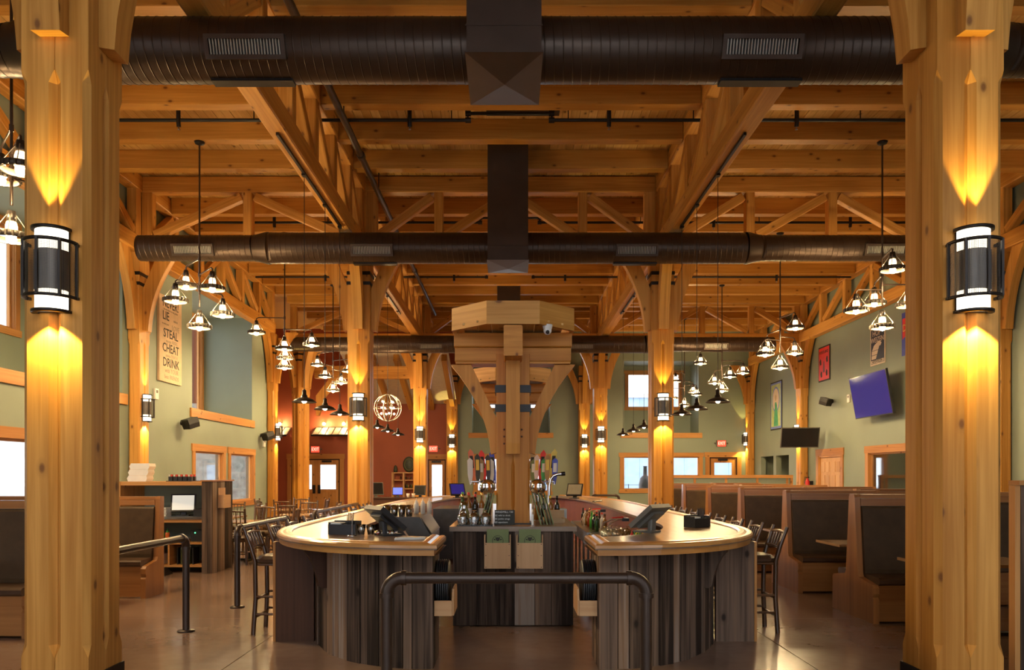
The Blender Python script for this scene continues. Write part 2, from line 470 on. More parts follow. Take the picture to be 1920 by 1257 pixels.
WF = [(-7.6, -4.4, .6, 3.0), (-2.0, 2.2, .6, 3.0), (4.6, 8.6, .6, 3.0), (-2.4, 2.6, 4.2, 6.8), (-7.6, -4.9, 4.2, 6.8), (5.0, 8.6, 4.2, 6.8)]  # unseen front wall added to cut the fill; openings invented and sized for it
wall('wall_front', 'y', YF, -.22, XL, XR, 0, ZC + .3, WF, 'wall_sage', 'unseen sage front wall, its windows added for fill light')
TR = [0]
def trim(mb, label=None, mat='trim_wood'):
    TR[0] += 1
    return struct(mb.build('trim_%d' % TR[0], mat), label)
WN = [0]
def window(axis, pos, a0, a1, z0, z1, side, mull=(), trimw=.17, sill=True, frame='trim_wood', deep=.2):
    """framed window in an opening; side = direction from the wall into the room"""
    WN[0] += 1
    q = (lambda a, o, z: (pos + o, a, z)) if axis == 'x' else (lambda a, o, z: (a, pos + o, z))
    s = side
    root = MB()
    for (b0, b1, c0, c1) in ((a0, a0 + .05, z0, z1), (a1 - .05, a1, z0, z1), (a0 + .05, a1 - .05, z0, z0 + .05), (a0 + .05, a1 - .05, z1 - .05, z1)):
        root.box(q(b0, -s * .06, c0), q(b1, -s * .13, c1))
    for m in mull: root.box(q(m - .03, -s * .07, z0 + .05), q(m + .03, -s * .12, z1 - .05))
    w = struct(root.build('window_%d' % WN[0], frame))
    cuts = [a0 + .05, *mull, a1 - .05]
    for i in range(len(cuts) - 1):
        MB().box(q(cuts[i] + .031, -s * .09, z0 + .05), q(cuts[i + 1] - .031, -s * .096, z1 - .05)).build('pane', 'pane', w, uv=False)
    e = .012
    t = trimw
    for nm, (b0, b1, c0, c1) in {'jamb_a': (a0 - t, a0 - e * 0, z0 - t * .0, z1), 'jamb_b': (a1, a1 + t, z0, z1), 'head': (a0 - t - .05, a1 + t + .05, z1, z1 + t * 1.15)}.items():
        MB().box(q(b0, s * .003, c0), q(b1, s * .04, c1)).build('casing', 'trim_wood', w)
    MB().box(q(a0 - t - .04, s * .003, z0 - t), q(a1 + t + .04, s * .05, z0)).build('sill', 'trim_wood', w)
    # reveals
    for (b0, b1, c0, c1) in ((a0, a0 + .012, z0, z1), (a1 - .012, a1, z0, z1), (a0, a1, z0, z0 + .012), (a0, a1, z1 - .012, z1)):
        MB().box(q(b0, s * .003, c0), q(b1, -s * .06, c1)).build('reveal', 'trim_wood', w)
    return w
def well(axis, pos, a0, a1, z0, z1, side, depth, win, mat='wall_sage', name='wall_well', mull=()):
    """deep window well behind a wall opening, its window in the far side"""
    q = (lambda a, o, z: (pos + o, a, z)) if axis == 'x' else (lambda a, o, z: (a, pos + o, z))
    s, mb, t = side, MB(), .1
    o0, o1 = -s * .22, -s * depth
    mb.box(q(a0 - t, o0, z0 - t), q(a1 + t, o1, z0)); mb.box(q(a0 - t, o0, z1), q(a1 + t, o1, z1 + t))
    mb.box(q(a0 - t, o0, z0), q(a0, o1, z1)); mb.box(q(a1, o0, z0), q(a1 + t, o1, z1))
    w0, w1, y0, y1 = win
    for (b0, b1, c0, c1) in ((a0 - t, w0, z0 - t, z1 + t), (w1, a1 + t, z0 - t, z1 + t), (w0, w1, z0 - t, y0), (w0, w1, y1, z1 + t)):
        mb.box(q(b0, o1, c0), q(b1, o1 - s * t, c1))
    struct(mb.build(name, mat, uv=False), 'deep painted window well')
    window(axis, pos + o1, w0, w1, y0, y1, side, mull=mull, trimw=.14)
    sl = MB().box(q(a0 - .16, s * .003, z0 - .24), q(a1 + .16, s * .05, z0)); trim(sl, 'wooden sill board under window well')
well('x', XL, *AL[0], 1, 1.65, (12.2, 16.1, 4.66, 6.75), name='wall_window_well')
well('x', XL, *AL[1], 1, 1.65, (21.4, 25.85, 3.75, 6.75), name='wall_window_well')
for a in WL: window('x', XL, *a, 1, mull=((12.1,) if a[0] < 12 else ()))
well('y', YB, *AB[0], -1, 1.7, (-1.4, 1.5, 4.9, 6.6), name='wall_window_well')
well('y', YB, *AB[1], -1, 1.7, (5.82, 8.39, 4.95, 6.62), name='wall_window_well')
window('y', YB, *WB[0], -1)
window('y', YB, *WB[1], -1)
window('y', YB, *WB[2], -1, mull=(7.67,))
window('x', XR, *WR, -1, trimw=.2)
for a in WF: window('y', YF, *a, 1, mull=((a[0] + a[1]) / 2,))  # added windows behind the camera, there to let in front fill
# dim side rooms behind the right wall openings
def room_box(name, x0, x1, y0, y1, z1, label, mat='wall_sage'):
    mb = MB()
    mb.box((x1, y0, 0), (x1 + .1, y1, z1)); mb.box((x0, y0 - .1, 0), (x1 + .1, y0, z1)); mb.box((x0, y1, 0), (x1 + .1, y1 + .1, z1)); mb.box((x0, y0 - .1, z1), (x1 + .1, y1 + .1, z1 + .1))
    struct(mb.build(name, mat, uv=False), label)
room_box('wall_side_room', XR + .22, XR + 4.2, 19.5, 26.2, 2.9, 'dim side room behind the interior window')
room_box('wall_corridor', XR + .22, XR + 2.2, 31.3, 35.4, 2.7, 'dim corridor behind the right wall')
mb = MB().box((XR + 4.12, 21.6, 1.0), (XR + 4.19, 22.7, 2.2))
struct(mb.build('window_side_room', 'siding_pale'), 'pale window panel in the side room')

# ------------------------------------------------------------------ doors
def leaf(parent, axis_x0, x1, y, z1, g=None, mat='trim_wood', th=.05):
    d = MB().box((axis_x0, y, .01), (x1, y + th, z1)).build('leaf', mat, parent)
    return d
DN = [0]
def door_root(mb, mat, label):
    DN[0] += 1
    return struct(mb.build('door_%d' % DN[0], mat), label)
def glazed_door(x0, x1, z1, y, gx0, gx1, gz0, gz1, label, dark=True, double=None):
    fr = MB(); fm = .055
    fr.box((x0, y - .02, 0), (x0 + fm, y + .12, z1)); fr.box((x1 - fm, y - .02, 0), (x1, y + .12, z1)); fr.box((x0 + fm, y - .02, z1 - fm), (x1 - fm, y + .12, z1))
    root = door_root(fr, 'dark_panel' if dark else 'trim_wood', label)
    leaves = [(x0 + fm, x1 - fm, gx0, gx1)] if not double else double
    for (a, b, g0, g1) in leaves:
        m = MB()
        for (c0, c1, e0, e1) in ((a, g0, .01, z1 - fm), (g1, b, .01, z1 - fm), (g0, g1, .01, gz0), (g0, g1, gz1, z1 - fm)):
            m.box((c0, y + .02, e0), (c1, y + .07, e1), axis=(0, 0, 1))
        lf = m.build('leaf', 'trim_wood', root)
        MB().box((g0, y + .04, gz0), (g1, y + .046, gz1)).build('pane', 'pane', lf, uv=False)
        MB().box(((a + b) / 2 - .25, y - .03, z1 - .16), ((a + b) / 2 + .2, y + .02, z1 - .07)).build('door_closer', 'black_metal', lf)
        m2 = MB(); w = (b - a - .3) / 2
        for k in range(2): m2.box((a + .12 + k * (w + .06), y + .012, .2), (a + .12 + k * (w + .06) + w, y + .02, gz0 - .15))
        m2.build('lower_panel', 'trim_wood', lf)
    t = .2
    for (c0, c1, e0, e1) in ((x0 - t, x0, 0, z1), (x1, x1 + t, 0, z1), (x0 - t - .04, x1 + t + .04, z1, z1 + .24)):
        MB().box((c0, y - .045, e0), (c1, y - .003, e1)).build('casing', 'trim_wood', root)
    return root
dd = glazed_door(-10.3, -8.02, 2.38, YB, 0, 0, .95, 2.1, 'double glazed entrance door with dark frame', double=[(-10.24, -9.161, -10.05, -9.36), (-9.159, -8.08, -8.95, -8.22)])
for x in (-9.3, -9.06): MB().box((x, YB - .035, .75), (x + .12, YB + .018, 1.15)).build('push_plate', 'black_metal', dd)
glazed_door(-3.87, -3.02, 2.36, YB, -3.68, -3.2, .35, 2.1, 'single glazed door in the red wall')
glazed_door(DB[0], DB[1], 2.46, YB, 9.66, 10.48, .3, 2.2, 'glazed exit door at right of the back wall')
# panelled double doors in the right wall
fr = MB()
fr.box((XR - .02, DR[0], 0), (XR + .12, DR[0] + .06, DR[3])); fr.box((XR - .02, DR[1] - .06, 0), (XR + .12, DR[1], DR[3])); fr.box((XR - .02, DR[0] + .06, DR[3] - .06), (XR + .12, DR[1] - .06, DR[3]))
rt = door_root(fr, 'trim_wood', 'pair of panelled pine doors in right wall')
ym = (DR[0] + DR[1]) / 2
for (a, b) in ((DR[0] + .06, ym - .005), (ym + .005, DR[1] - .06)):
    lf = MB().box((XR + .03, a, .01), (XR + .07, b, DR[3] - .06), axis=(0, 0, 1)).build('leaf', 'box_wood', rt)
    w = (b - a - .3) / 2
    for k in range(2):
        for (z0, z1) in ((.2, .85), (1.0, 1.62), (1.74, 2.1)):
            y0 = a + .1 + k * (w + .1)
            MB().box((XR + .012, y0, z0), (XR + .03, y0 + w, z1), axis=(0, 0, 1)).build('raised_panel', 'box_wood', lf)
for (a, b, e0, e1) in ((DR[0] - .2, DR[0], 0, DR[3]), (DR[1], DR[1] + .2, 0, DR[3]), (DR[0] - .24, DR[1] + .24, DR[3], DR[3] + .24)):
    MB().box((XR - .045, a, e0), (XR - .003, b, e1)).build('casing', 'trim_wood', rt)

# ------------------------------------------------------------------ outside, seen through the panes
mb = MB().box((-15.5, 27.75, -.13), (-8.95, 27.95, 4.2)); o = mb.build('stone_wall', 'stone_pale'); tag(o, 'pale rough stone wall outside left windows', 'wall')
mb = MB().box((2.5, 60, -.13), (20, 66, 7.6)); sh = thing('storage_shed', 'pale blue sided shed far outside back windows', 'building', (8, 60, -.13))
mb.build('siding', 'siding_pale', sh); MB().box((2.3, 59.8, 7.6), (20.2, 66.2, 7.9)).build('roof', 'plastic_white', sh)
for k in range(15): MB().box((3.2 + k * 1.15, 59.95, -.13), (3.3 + k * 1.15, 60, 7.6)).build('batten', 'siding_pale', sh)
fe = thing('wire_fence', 'dark fence outside the right back windows', 'fence', (7, 44, -.13))
for k in range(9): MB().tube([(4.5 + k * .75, 44, -.13), (4.5 + k * .75, 44, 1.1)], .025, 6).build('post', 'fence_dark', fe)
for z in (.35, .7, 1.05): MB().tube([(4.5, 44, z), (10.5, 44, z)], .015, 6).build('rail', 'fence_dark', fe)
ch = thing('outdoor_heater', 'dark brick chimney like stove outside back window', 'stove', (7.35, 42, -.13))
MB().lathe([(.28, -.13), (.34, .5), (.36, 1.1), (.28, 1.45), (.12, 1.6), (.1, 2.05), (.13, 2.1), (.02, 2.1)], (7.35, 42, 0), 14).build('body', 'iron', ch)
MB().lathe([(.38, .62), (.40, .66), (.38, .70)], (7.35, 42, 0), 14).build('band', 'black_metal', ch)
pl = thing('pillar_box', 'white cabinet on dark legs outside left window', 'box', (-13.2, 18.3, -.13))
MB().box((-13.5, 17.6, .75), (-13.1, 18.7, 1.45)).build('cabinet', 'plastic_white', pl)
for y in (17.8, 18.45): MB().box((-13.4, y, -.13), (-13.2, y + .12, .75)).build('leg', 'fence_dark', pl)

# ------------------------------------------------------------------ ceiling: deck planks and joists
ce = MB().box((-13, YF, ZC + .045), (XR, YB + .2, ZC + .12)).build('ceiling', 'pine_deck', uv=False); struct(ce, 'pine plank ceiling over timber joists')
PW = .165
n = int((XR + 9.0) / PW)
pm = MB().box((-PW / 2 + .004, YF, 0), (PW / 2 - .004, YB, .04)).mesh('plank', 'pine_deck')
for k in range(n): link('plank', pm, ce, True, (-8.9 + PW * (k + .5), 0, ZC + random.uniform(-.001, .002)))
JP = 1.412
jm = {}
spans = [(-8.35, COLX[0] - .15), (COLX[0] + .15, COLX[1] - .15), (COLX[1] + .15, 11.04)]
for (a, b) in spans:
    jm[a] = MB().bar((a, 0, 0), (b, 0, 0), .24, .40).mesh('joist', 'pine_joist')
y = ROW[1] - JP * 13
while y < YB - .5:
    if y > 2 and abs(y - ROW[1]) > .3 and abs(y - ROW[2]) > .5:
        for (a, b) in spans: link('joist', jm[a], ce, True, (0, y, ZC - .2))
    y += JP

# ------------------------------------------------------------------ trusses
def truss(A, B, posts, label, rise_to=None, w=.28):
    A, B = Vector((*A, 0)), Vector((*B, 0)); Ln = (B - A).length; t = (B - A) / Ln
    ctr = rise_to if rise_to is not None else Ln / 2
    root = thing('timber_truss', label, 'truss', (*((A + B) / 2).xy, ZT), group='ceiling trusses')
    q = lambda s, z: A + t * s + Vector((0, 0, z))
    bh, th = .36, .36
    MB().bar(q(0, ZT + bh / 2), q(Ln, ZT + bh / 2), w, bh, .02).build('bottom_chord', 'timber', root)
    MB().bar(q(0, ZC - .02 - th / 2), q(Ln, ZC - .02 - th / 2), w, th, .02).build('top_chord', 'timber', root)
    za, zb = ZT + bh, ZC - .02 - th
    ps = [0, *posts, Ln]
    for s in posts: MB().bar(q(s, za), q(s, zb), .22, .2, .012, up=tuple(t)).build('post', 'timber', root)
    for s in (.12, Ln - .12): MB().bar(q(s, za), q(s, zb), .22, .24, .012, up=tuple(t)).build('post', 'timber', root)
    for i in range(len(ps) - 1):
        a, b = ps[i] + .16, ps[i + 1] - .16
        if ps[i] == 0: a += .12
        if ps[i + 1] == Ln: b -= .12
        lo, hi = (a, b) if (a + b) / 2 < ctr else (b, a)
        MB().bar(q(lo, za + .08), q(hi, zb - .08), .18, .19, .012).build('diagonal', 'timber', root)
    return root
def posts(L0, n): return [L0 * k / n for k in range(1, n)]
nm = ['left of centre', 'right of centre']
for i, x in enumerate(COLX):
    for j in range(3):
        a, b = ROW[j] + .0, ROW[j + 1]
        truss((x, a + .15), (x, b - (.15 if j < 2 else .4)), posts(b - a - .3, 8 if j < 2 else 4), 'long timber truss %s running from %s column to next' % (nm[i], ['nearest', 'second', 'third'][j]))
for j, nmx in ((1, 'nearer'), (2, 'farther')):
    y = ROW[j]
    truss((XL + .25, y), (COLX[0] - .15, y), posts(COLX[0] - .4 - XL, 2), '%s cross truss over the left bay' % nmx)
    truss((COLX[0] + .15, y), (COLX[1] - .15, y), posts(COLX[1] - COLX[0] - .3, 4), '%s cross truss over the middle bay' % nmx)
    truss((COLX[1] + .15, y), (XR - .25, y), posts(XR - .4 - COLX[1], 4), '%s cross truss over the right bay' % nmx)
for (x, s, sd) in ((XL + .16, 0, 'left'), (XR - .2, 0, 'right')):
    for j in range(3):
        a, b = ROW[j], (27.8 if (j == 1 and sd == 'left') else ROW[j + 1])
        if sd == 'left' and j == 2: continue
        truss((x, a + .15), (x, b - (.15 if j < 2 else .4)), posts(b - a - .3, 6 if j < 2 else 3), 'timber truss along %s wall, %s bay' % (sd, ['near', 'middle', 'far'][j]))

# ------------------------------------------------------------------ timber columns
def timber_loft(x0, x1, y0, y1, zt, zc0, zc1, ch=.045):
    """square timber whose corners carry stopped chamfers between zc0 and zc1"""
    mb, vs = MB(), []
    lev = [(0, .004), (zc0, .004), (zc0 + .09, ch), (zc1 - .09, ch), (zc1, .004), (zt, .004)]
    for z, c in lev:
        for p in ((x0 + c, y0), (x1 - c, y0), (x1, y0 + c), (x1, y1 - c), (x1 - c, y1), (x0 + c, y1), (x0, y1 - c), (x0, y0 + c)):
            vs.append((p[0], p[1], z))
    fs = []
    for i in range(len(lev) - 1):
        for k in range(8): fs.append((i * 8 + k, i * 8 + (k + 1) % 8, (i + 1) * 8 + (k + 1) % 8, (i + 1) * 8 + k))
    fs.append(tuple(range(40, 48)))
    return mb.add(vs, fs, (0, 0, 1))
def brace(face, width=.22, z0=4.93, z1=6.78, reach=.78, th=.27):
    """curved knee brace leaving the column face along +u"""
    n, up, lo = 9, [], []
    for i in range(n):
        t = i / (n - 1)
        p = lambda t: ((1 - t) ** 2 * (face + th * .45) + 2 * t * (1 - t) * (face + .17) + t * t * (face + reach), (1 - t) ** 2 * z0 + 2 * t * (1 - t) * (z0 + .95) + t * t * z1)
        lo.append(p(t))
    # outer (upper) edge is straight against column and truss
    poly = lo + [(face + reach - .42, z1), (face, z0 + .95), (face, z0 + .02)]
    return poly
def column(cx, cy, wx, wy, nx, ny, label, dirs='xXyY', zt=ZT, group='timber columns', zc=(.27, 4.70), straps=True, base=True, rot=0., brace_lo=4.93):
    root = thing('timber_column', label, 'column', (cx, cy, 0), rot, group)
    tx, ty = wx / nx, wy / ny
    for i in range(nx):
        for j in range(ny):
            timber_loft(-wx / 2 + i * tx + .001, -wx / 2 + (i + 1) * tx - .001, -wy / 2 + j * ty + .001, -wy / 2 + (j + 1) * ty - .001, zt, *zc).build('timber', 'timber', root, world=False)
    if base:
        b = MB(); e = .012
        b.box((-wx / 2 - e, -wy / 2 - e, 0), (wx / 2 + e, wy / 2 + e, .12)); b.build('base_plate', 'black_metal', root, world=False)
    if straps:
        for z in (5.95, 6.18):
            b = MB(); e = .012
            b.box((-wx / 2 - e, -wy / 2 - e, z), (wx / 2 + e, wy / 2 + e, z + .075)); b.build('strap', 'black_metal', root, world=False)
    for d in dirs:
        half = (wx if d in 'xX' else wy) / 2
        poly = brace(half, z0=brace_lo, z1=zt + .04)
        w = .11 if min(wx, wy) > .3 else .09
        f = {'X': lambda u, v, t: (u, t, v), 'x': lambda u, v, t: (-u, t, v), 'Y': lambda u, v, t: (t, u, v), 'y': lambda u, v, t: (t, -u, v)}[d]
        MB().prism(poly, f, -w, w, axis=(0, 0, 1)).build('brace', 'timber', root, world=False)
    return root
rown = ['front', 'second', 'third']
for i, x in enumerate(COLX):
    for j in range(3):
        column(x, ROW[j], CW, CW, 2, 2, 'massive bundled pine column with wall lamp, %s row, %s of the bar' % (rown[j], ['left', 'right'][i]))
column(-2.70, 36.2, CW, .5, 2, 2, 'pine column against the back wall between red and green paint', 'xX')
column(3.47, 36.2, CW, .5, 2, 2, 'pine column against the back wall right of centre window', 'xXy')
column(XL + .14, ROW[1], .26, CW, 1, 2, 'half column on left wall before the lettered board', 'XyY')
column(XL + .14, 27.8, .26, CW, 1, 2, 'half column at far end of the left wall', 'Xy')
column(XR - .16, ROW[1], .30, CW, 1, 2, 'half column on right wall hidden behind front column', 'xyY')
column(XR - .16, ROW[2], .30, CW, 1, 2, 'half column on right wall behind the flat black television', 'xyY')
column(XR - .16, 36.2, .30, .5, 1, 2, 'half column in the far right corner', 'xy')
column(-8.0, 29.6, .5, .5, 2, 2, 'pine column turned cornerwise at the entrance', 'XxyY', rot=R(45), zt=6.7)

# entrance framing: low beam, rafters and white sloped soffit
bm = thing('entry_beam', 'heavy pine beam crossing the entrance at mid height', 'beam', (-5.7, 31.0, 5.5))
MB().bar((-7.8, 31.0, 5.75), (-3.5, 31.0, 5.72), .3, .5, .02).build('timber', 'timber', bm)
MB().prism([(0, 0), (.12, 0), (.35, .75), (1.0, 1.5), (.55, 1.5), (0, .8)], lambda u, v, t: (-7.75 + u, 31.0 + t, 4.0 + v), -.1, .1).build('brace', 'timber', bm)
so = MB()
so.add([(-6.9, 31.4, 6.60), (-2.5, 31.4, 6.60), (-2.5, 36.45, 4.98), (-6.9, 36.45, 4.98), (-6.9, 31.4, 6.67), (-2.5, 31.4, 6.67), (-2.5, 36.45, 5.05), (-6.9, 36.45, 5.05)],
       [(3, 2, 1, 0), (4, 5, 6, 7), (0, 1, 5, 4), (1, 2, 6, 5), (2, 3, 7, 6), (3, 0, 4, 7)], (0, 1, 0))
so = struct(so.build('ceiling_entry', 'white_board'), 'white boarded sloping soffit over the entrance')
for k in range(5):
    x = -6.6 + k * .98
    MB().bar((x, 31.5, 6.41), (x, 36.4, 4.82), .22, .30).build('rafter', 'pine_joist', so)

# ------------------------------------------------------------------ wall lamps on the columns
def spot(name, parent, loc, rot, power, ang, blend, col, rad=.02):
    l = bpy.data.lights.new(name, 'SPOT'); l.energy = power; l.spot_size = R(ang); l.spot_blend = blend; l.color = col; l.shadow_soft_size = rad
    o = bpy.data.objects.new(name, l); C.objects.link(o); o.location = loc; o.rotation_euler = rot; o.parent = parent
    return o
def make_sconce(label, loc, rz):
    """half round lamp facing -y: white glass, dark sleeve and a curved perforated guard"""
    t = thing('wall_lamp', label, 'wall lamp', loc, rz, 'half round lamps on the columns')
    A0, A1 = 180, 360
    MB().box((-.12, -.02, -.30), (.12, 0, .30)).build('back_plate', 'iron', t, world=False)
    MB().lathe([(.118, -.30), (.118, .30)], (0, -.02, 0), 18, A0, A1).build('glass', 'sconce_glass', t, world=False)
    MB().lathe([(.123, -.15), (.123, .15)], (0, -.02, 0), 18, A0, A1).build('sleeve', 'sleeve_metal', t, world=False)
    for z in (-.315, .300):
        m = MB().lathe([(.10, z), (.145, z), (.145, z + .02), (.10, z + .02), (.10, z)], (0, -.02, 0), 18, A0, A1)
        m.build('end_ring', 'iron', t, world=False)
    sc = MB(); n = 20; r = .185
    vs, fs = [], []
    for k in range(n + 1):
        th = R(A0 + 180 * k / n)
        for z in (-.20, .20): vs.append((r * math.cos(th), -.03 + r * math.sin(th), z))
    fs = [(2 * k, 2 * k + 2, 2 * k + 3, 2 * k + 1) for k in range(n)]
    sc.add(vs, fs, (0, 0, 1), smooth=True); sc.build('mesh_guard', 'perforated_screen', t, world=False)
    fr = MB()
    for z in (-.215, .195): fr.lathe([(.178, z), (.195, z), (.195, z + .02), (.178, z + .02), (.178, z)], (0, -.03, 0), 20, A0, A1)
    for a in (182, 225, 270, 315, 358):
        p = (.19 * math.cos(R(a)), -.03 + .19 * math.sin(R(a)))
        fr.box((p[0] - .009, p[1] - .009, -.21), (p[0] + .009, p[1] + .009, .21))
    for x in (-.19, .17):
        for z in (-.21, .19): fr.box((x, -.04, z), (x + .02, 0, z + .02))
    fr.build('guard_frame', 'iron', t, world=False)
    yc = (1.0, .74, .20)
    spot('uplight', t, (0, -.075, .34), (R(180 + 1), 0, 0), SPOT_UP, 52, .25, yc)
    spot('downlight', t, (0, -.085, -.34), (R(-1), 0, 0), SPOT_DN, 105, .25, yc)
    return t
rz = {'-y': 0, '+x': R(90), '-x': R(-90)}
spots = []
for i, x in enumerate(COLX):
    for j in range(3): spots.append((x, ROW[j] - CW / 2 - .002, 3.17, '-y', 'on %s %s column' % (rown[j], ['left', 'right'][i])))
spots += [(-2.70, 35.948, 3.2, '-y', 'on back column beside red wall'), (3.47, 35.948, 3.2, '-y', 'on back column right of centre window'),
          (XL + .272, ROW[1], 3.17, '+x', 'on left wall half column by the board'), (XL + .272, 27.8, 3.17, '+x', 'on left wall end column'),
          (XR - .312, ROW[2], 3.25, '-x', 'behind the black television'), (XR - .312, 36.2, 3.3, '-x', 'on far right corner column')]
sc0 = None
for (x, y, z, f, s) in spots:
    lb = 'half round metal mesh wall lamp glowing ' + s
    sc0 = dup(sc0, lb, (x, y, z), rz[f]) if sc0 else make_sconce(lb, (x, y, z), rz[f])

# ------------------------------------------------------------------ air ducts
def duct_shell(x0, x1, y, z, r, pitch=.075, seg=40, ends=True):
    """spiral wound tube along x with raised seams"""
    mb = MB(); prof = []
    n = max(2, int((x1 - x0) / pitch))
    vs, fs = [], []
    rows = 0
    for i in range(n):
        xx = x0 + (x1 - x0) * i / n; st = (x1 - x0) / n
        for (dx, dr) in ((0, 0), (.03, 0), (.86, 0), (.89, 0), (.905, .004), (.985, .004)):
            for k in range(seg):
                th = 2 * math.pi * k / seg + math.pi / 2
                hx = min(x1, max(x0, xx + dx * st + st * (k / seg - .5)))
                vs.append((hx, y + (r + dr) * math.cos(th), z + (r + dr) * math.sin(th)))
            rows += 1
    for i in range(rows - 1):
        for k in range(seg):
            k2 = (k + 1) % seg
            fs.append((i * seg + k, i * seg + k2, (i + 1) * seg + k2, (i + 1) * seg + k))
    mb.add(vs, fs, (1, 0, 0), smooth=True)
    if ends:
        mb.add(vs[:seg], [tuple(range(seg))], (1, 0, 0)); mb.add(vs[-seg:], [tuple(range(seg - 1, -1, -1))], (1, 0, 0))
    return mb
def cone(x0, r0, x1, r1, y, z, seg=40):
    vs, prof = [], [(x0, r0 + .012), (x0 + (x1 - x0) * .15, r0 + .012), (x0 + (x1 - x0) * .85, r1 + .012), (x1, r1 + .012)]
    for (x, r) in prof:
        for k in range(seg):
            th = 2 * math.pi * k / seg; vs.append((x, y + r * math.cos(th), z + r * math.sin(th)))
    return MB().add(vs, [(i * seg + k, i * seg + (k + 1) % seg, (i + 1) * seg + (k + 1) % seg, (i + 1) * seg + k) for i in range(3) for k in range(seg)], (1, 0, 0), smooth=True)
def register(root, xc, y, z, r, ang, w=.86, h=.24):
    """supply grille sitting on the duct, turned down by ang from the front"""
    ca, sa = math.cos(ang), math.sin(ang)
    def q(u, v, o): return (xc + u, y - (r + o) * ca + v * -sa, z - (r + o) * sa + v * ca)
    fr = MB(); b = .045
    def slab(u0, u1, v0, v1, o0, o1, mb):
        vs = [q(u, v, o) for o in (o0, o1) for (u, v) in ((u0, v0), (u1, v0), (u1, v1), (u0, v1))]
        mb.add(vs, [(0, 1, 2, 3), (7, 6, 5, 4), (0, 4, 5, 1), (1, 5, 6, 2), (2, 6, 7, 3), (3, 7, 4, 0)], (1, 0, 0))
    for (u0, u1, v0, v1) in ((-w / 2, w / 2, h / 2 - b, h / 2), (-w / 2, w / 2, -h / 2, -h / 2 + b), (-w / 2, -w / 2 + b, -h / 2 + b, h / 2 - b), (w / 2 - b, w / 2, -h / 2 + b, h / 2 - b)):
        slab(u0, u1, v0, v1, -.05, .05, fr)
    g = fr.build('grille_frame', 'box_metal', root)
    bk = MB(); slab(-w / 2 + b, w / 2 - b, -h / 2 + b, h / 2 - b, -.02, .0, bk); bk.build('grille_back', 'black_metal', g)
    lv = MB(); n = 24
    for k in range(n):
        u = -w / 2 + b + (w - 2 * b) * (k + .5) / n
        slab(u - .008, u + .002, -h / 2 + b, h / 2 - b, .002, .032, lv)
    lo = lv.build('louvers', 'louver_metal', g); lo['kind'] = 'stuff'
DZ = 6.36
def duct(y, x0, x1, xs0, xs1, r, rs, regs, label, box, zb, seg=40, pitch=.075, seals=()):
    root = thing('air_duct', label, 'duct', ((x0 + x1) / 2, y, DZ), group='round air ducts')
    duct_shell(xs0 + .3, xs1 - .3, y, DZ, r, pitch, seg, ends=False).build('tube', 'duct_metal', root, uv=False)
    cone(xs0, rs, xs0 + .3, r, y, DZ, seg).build('reducer', 'duct_metal', root, uv=False)
    cone(xs1 - .3, r, xs1, rs, y, DZ, seg).build('reducer', 'duct_metal', root, uv=False)
    duct_shell(x0, xs0, y, DZ, rs, pitch, seg).build('branch_tube', 'duct_metal', root, uv=False)
    duct_shell(xs1, x1, y, DZ, rs, pitch, seg).build('branch_tube', 'duct_metal', root, uv=False)
    (bx0, bx1, by0, by1) = box
    b = MB().box((bx0, by0, zb), (bx1, by1, ZC + .03))
    cxx, cyy = (bx0 + bx1) / 2, (by0 + by1) / 2
    e = .015
    b.add([(bx0 - e, by0 - e, zb - .002), (bx1 + e, by0 - e, zb - .002), (bx1 + e, by1 + e, zb - .002), (bx0 - e, by1 + e, zb - .002), (cxx, cyy, zb - .05)],
          [(0, 4, 1), (1, 4, 2), (2, 4, 3), (3, 4, 0)], (1, 0, 0))
    b.box((bx0 - e, by0 - e, zb), (bx1 + e, by0 + .01, zb + .02)); b.box((bx0 - e, by0, zb + .28), (bx1 + e, by0 - .006, zb + .295))
    b.build('plenum', 'box_metal', root)
    for (xc, rr) in regs: register(root, xc, y, DZ, rr, R(22))
    for (xc, rr) in seals: MB().box((xc - .45, y - .06, DZ - rr - .025), (xc + .45, y + .08, DZ - rr + .01)).build('bottom_register', 'black_metal', root)
    return root
duct(8.6, -7.2, 10.4, -5.5, 5.5, .335, .27, [(-2.83, .335), (2.70, .335)], 'nearest round brown spiral duct with square plenum', (-.445, .325, 7.93, 9.03), 5.975, 48, .10, seals=((-2.85, .335), (2.78, .335)))
duct(16.1, -7.7, 10.0, -5.3, 5.2, .315, .262, [(-6.5, .262), (-2.82, .315), (2.6, .315), (7.7, .262)], 'second round brown spiral duct crossing mid room', (-.45, .37, 15.6, 16.6), 5.98, 36, .11, seals=((-2.8, .315), (2.6, .315)))
duct(28.0, -8.2, 9.6, -5.4, 5.2, .315, .262, [(-2.82, .315), (2.6, .315), (7.4, .262)], 'farthest round brown spiral duct crossing the room', (-.45, .37, 27.5, 28.5), 5.98, 24, .16)
ret = MB().box((-.44, 14.0, ZC - .06), (.93, 14.6, ZC - .003)); tag(ret.build('return_grille', 'box_metal'), 'flat dark return grille on ceiling behind nearest plenum', 'grille')

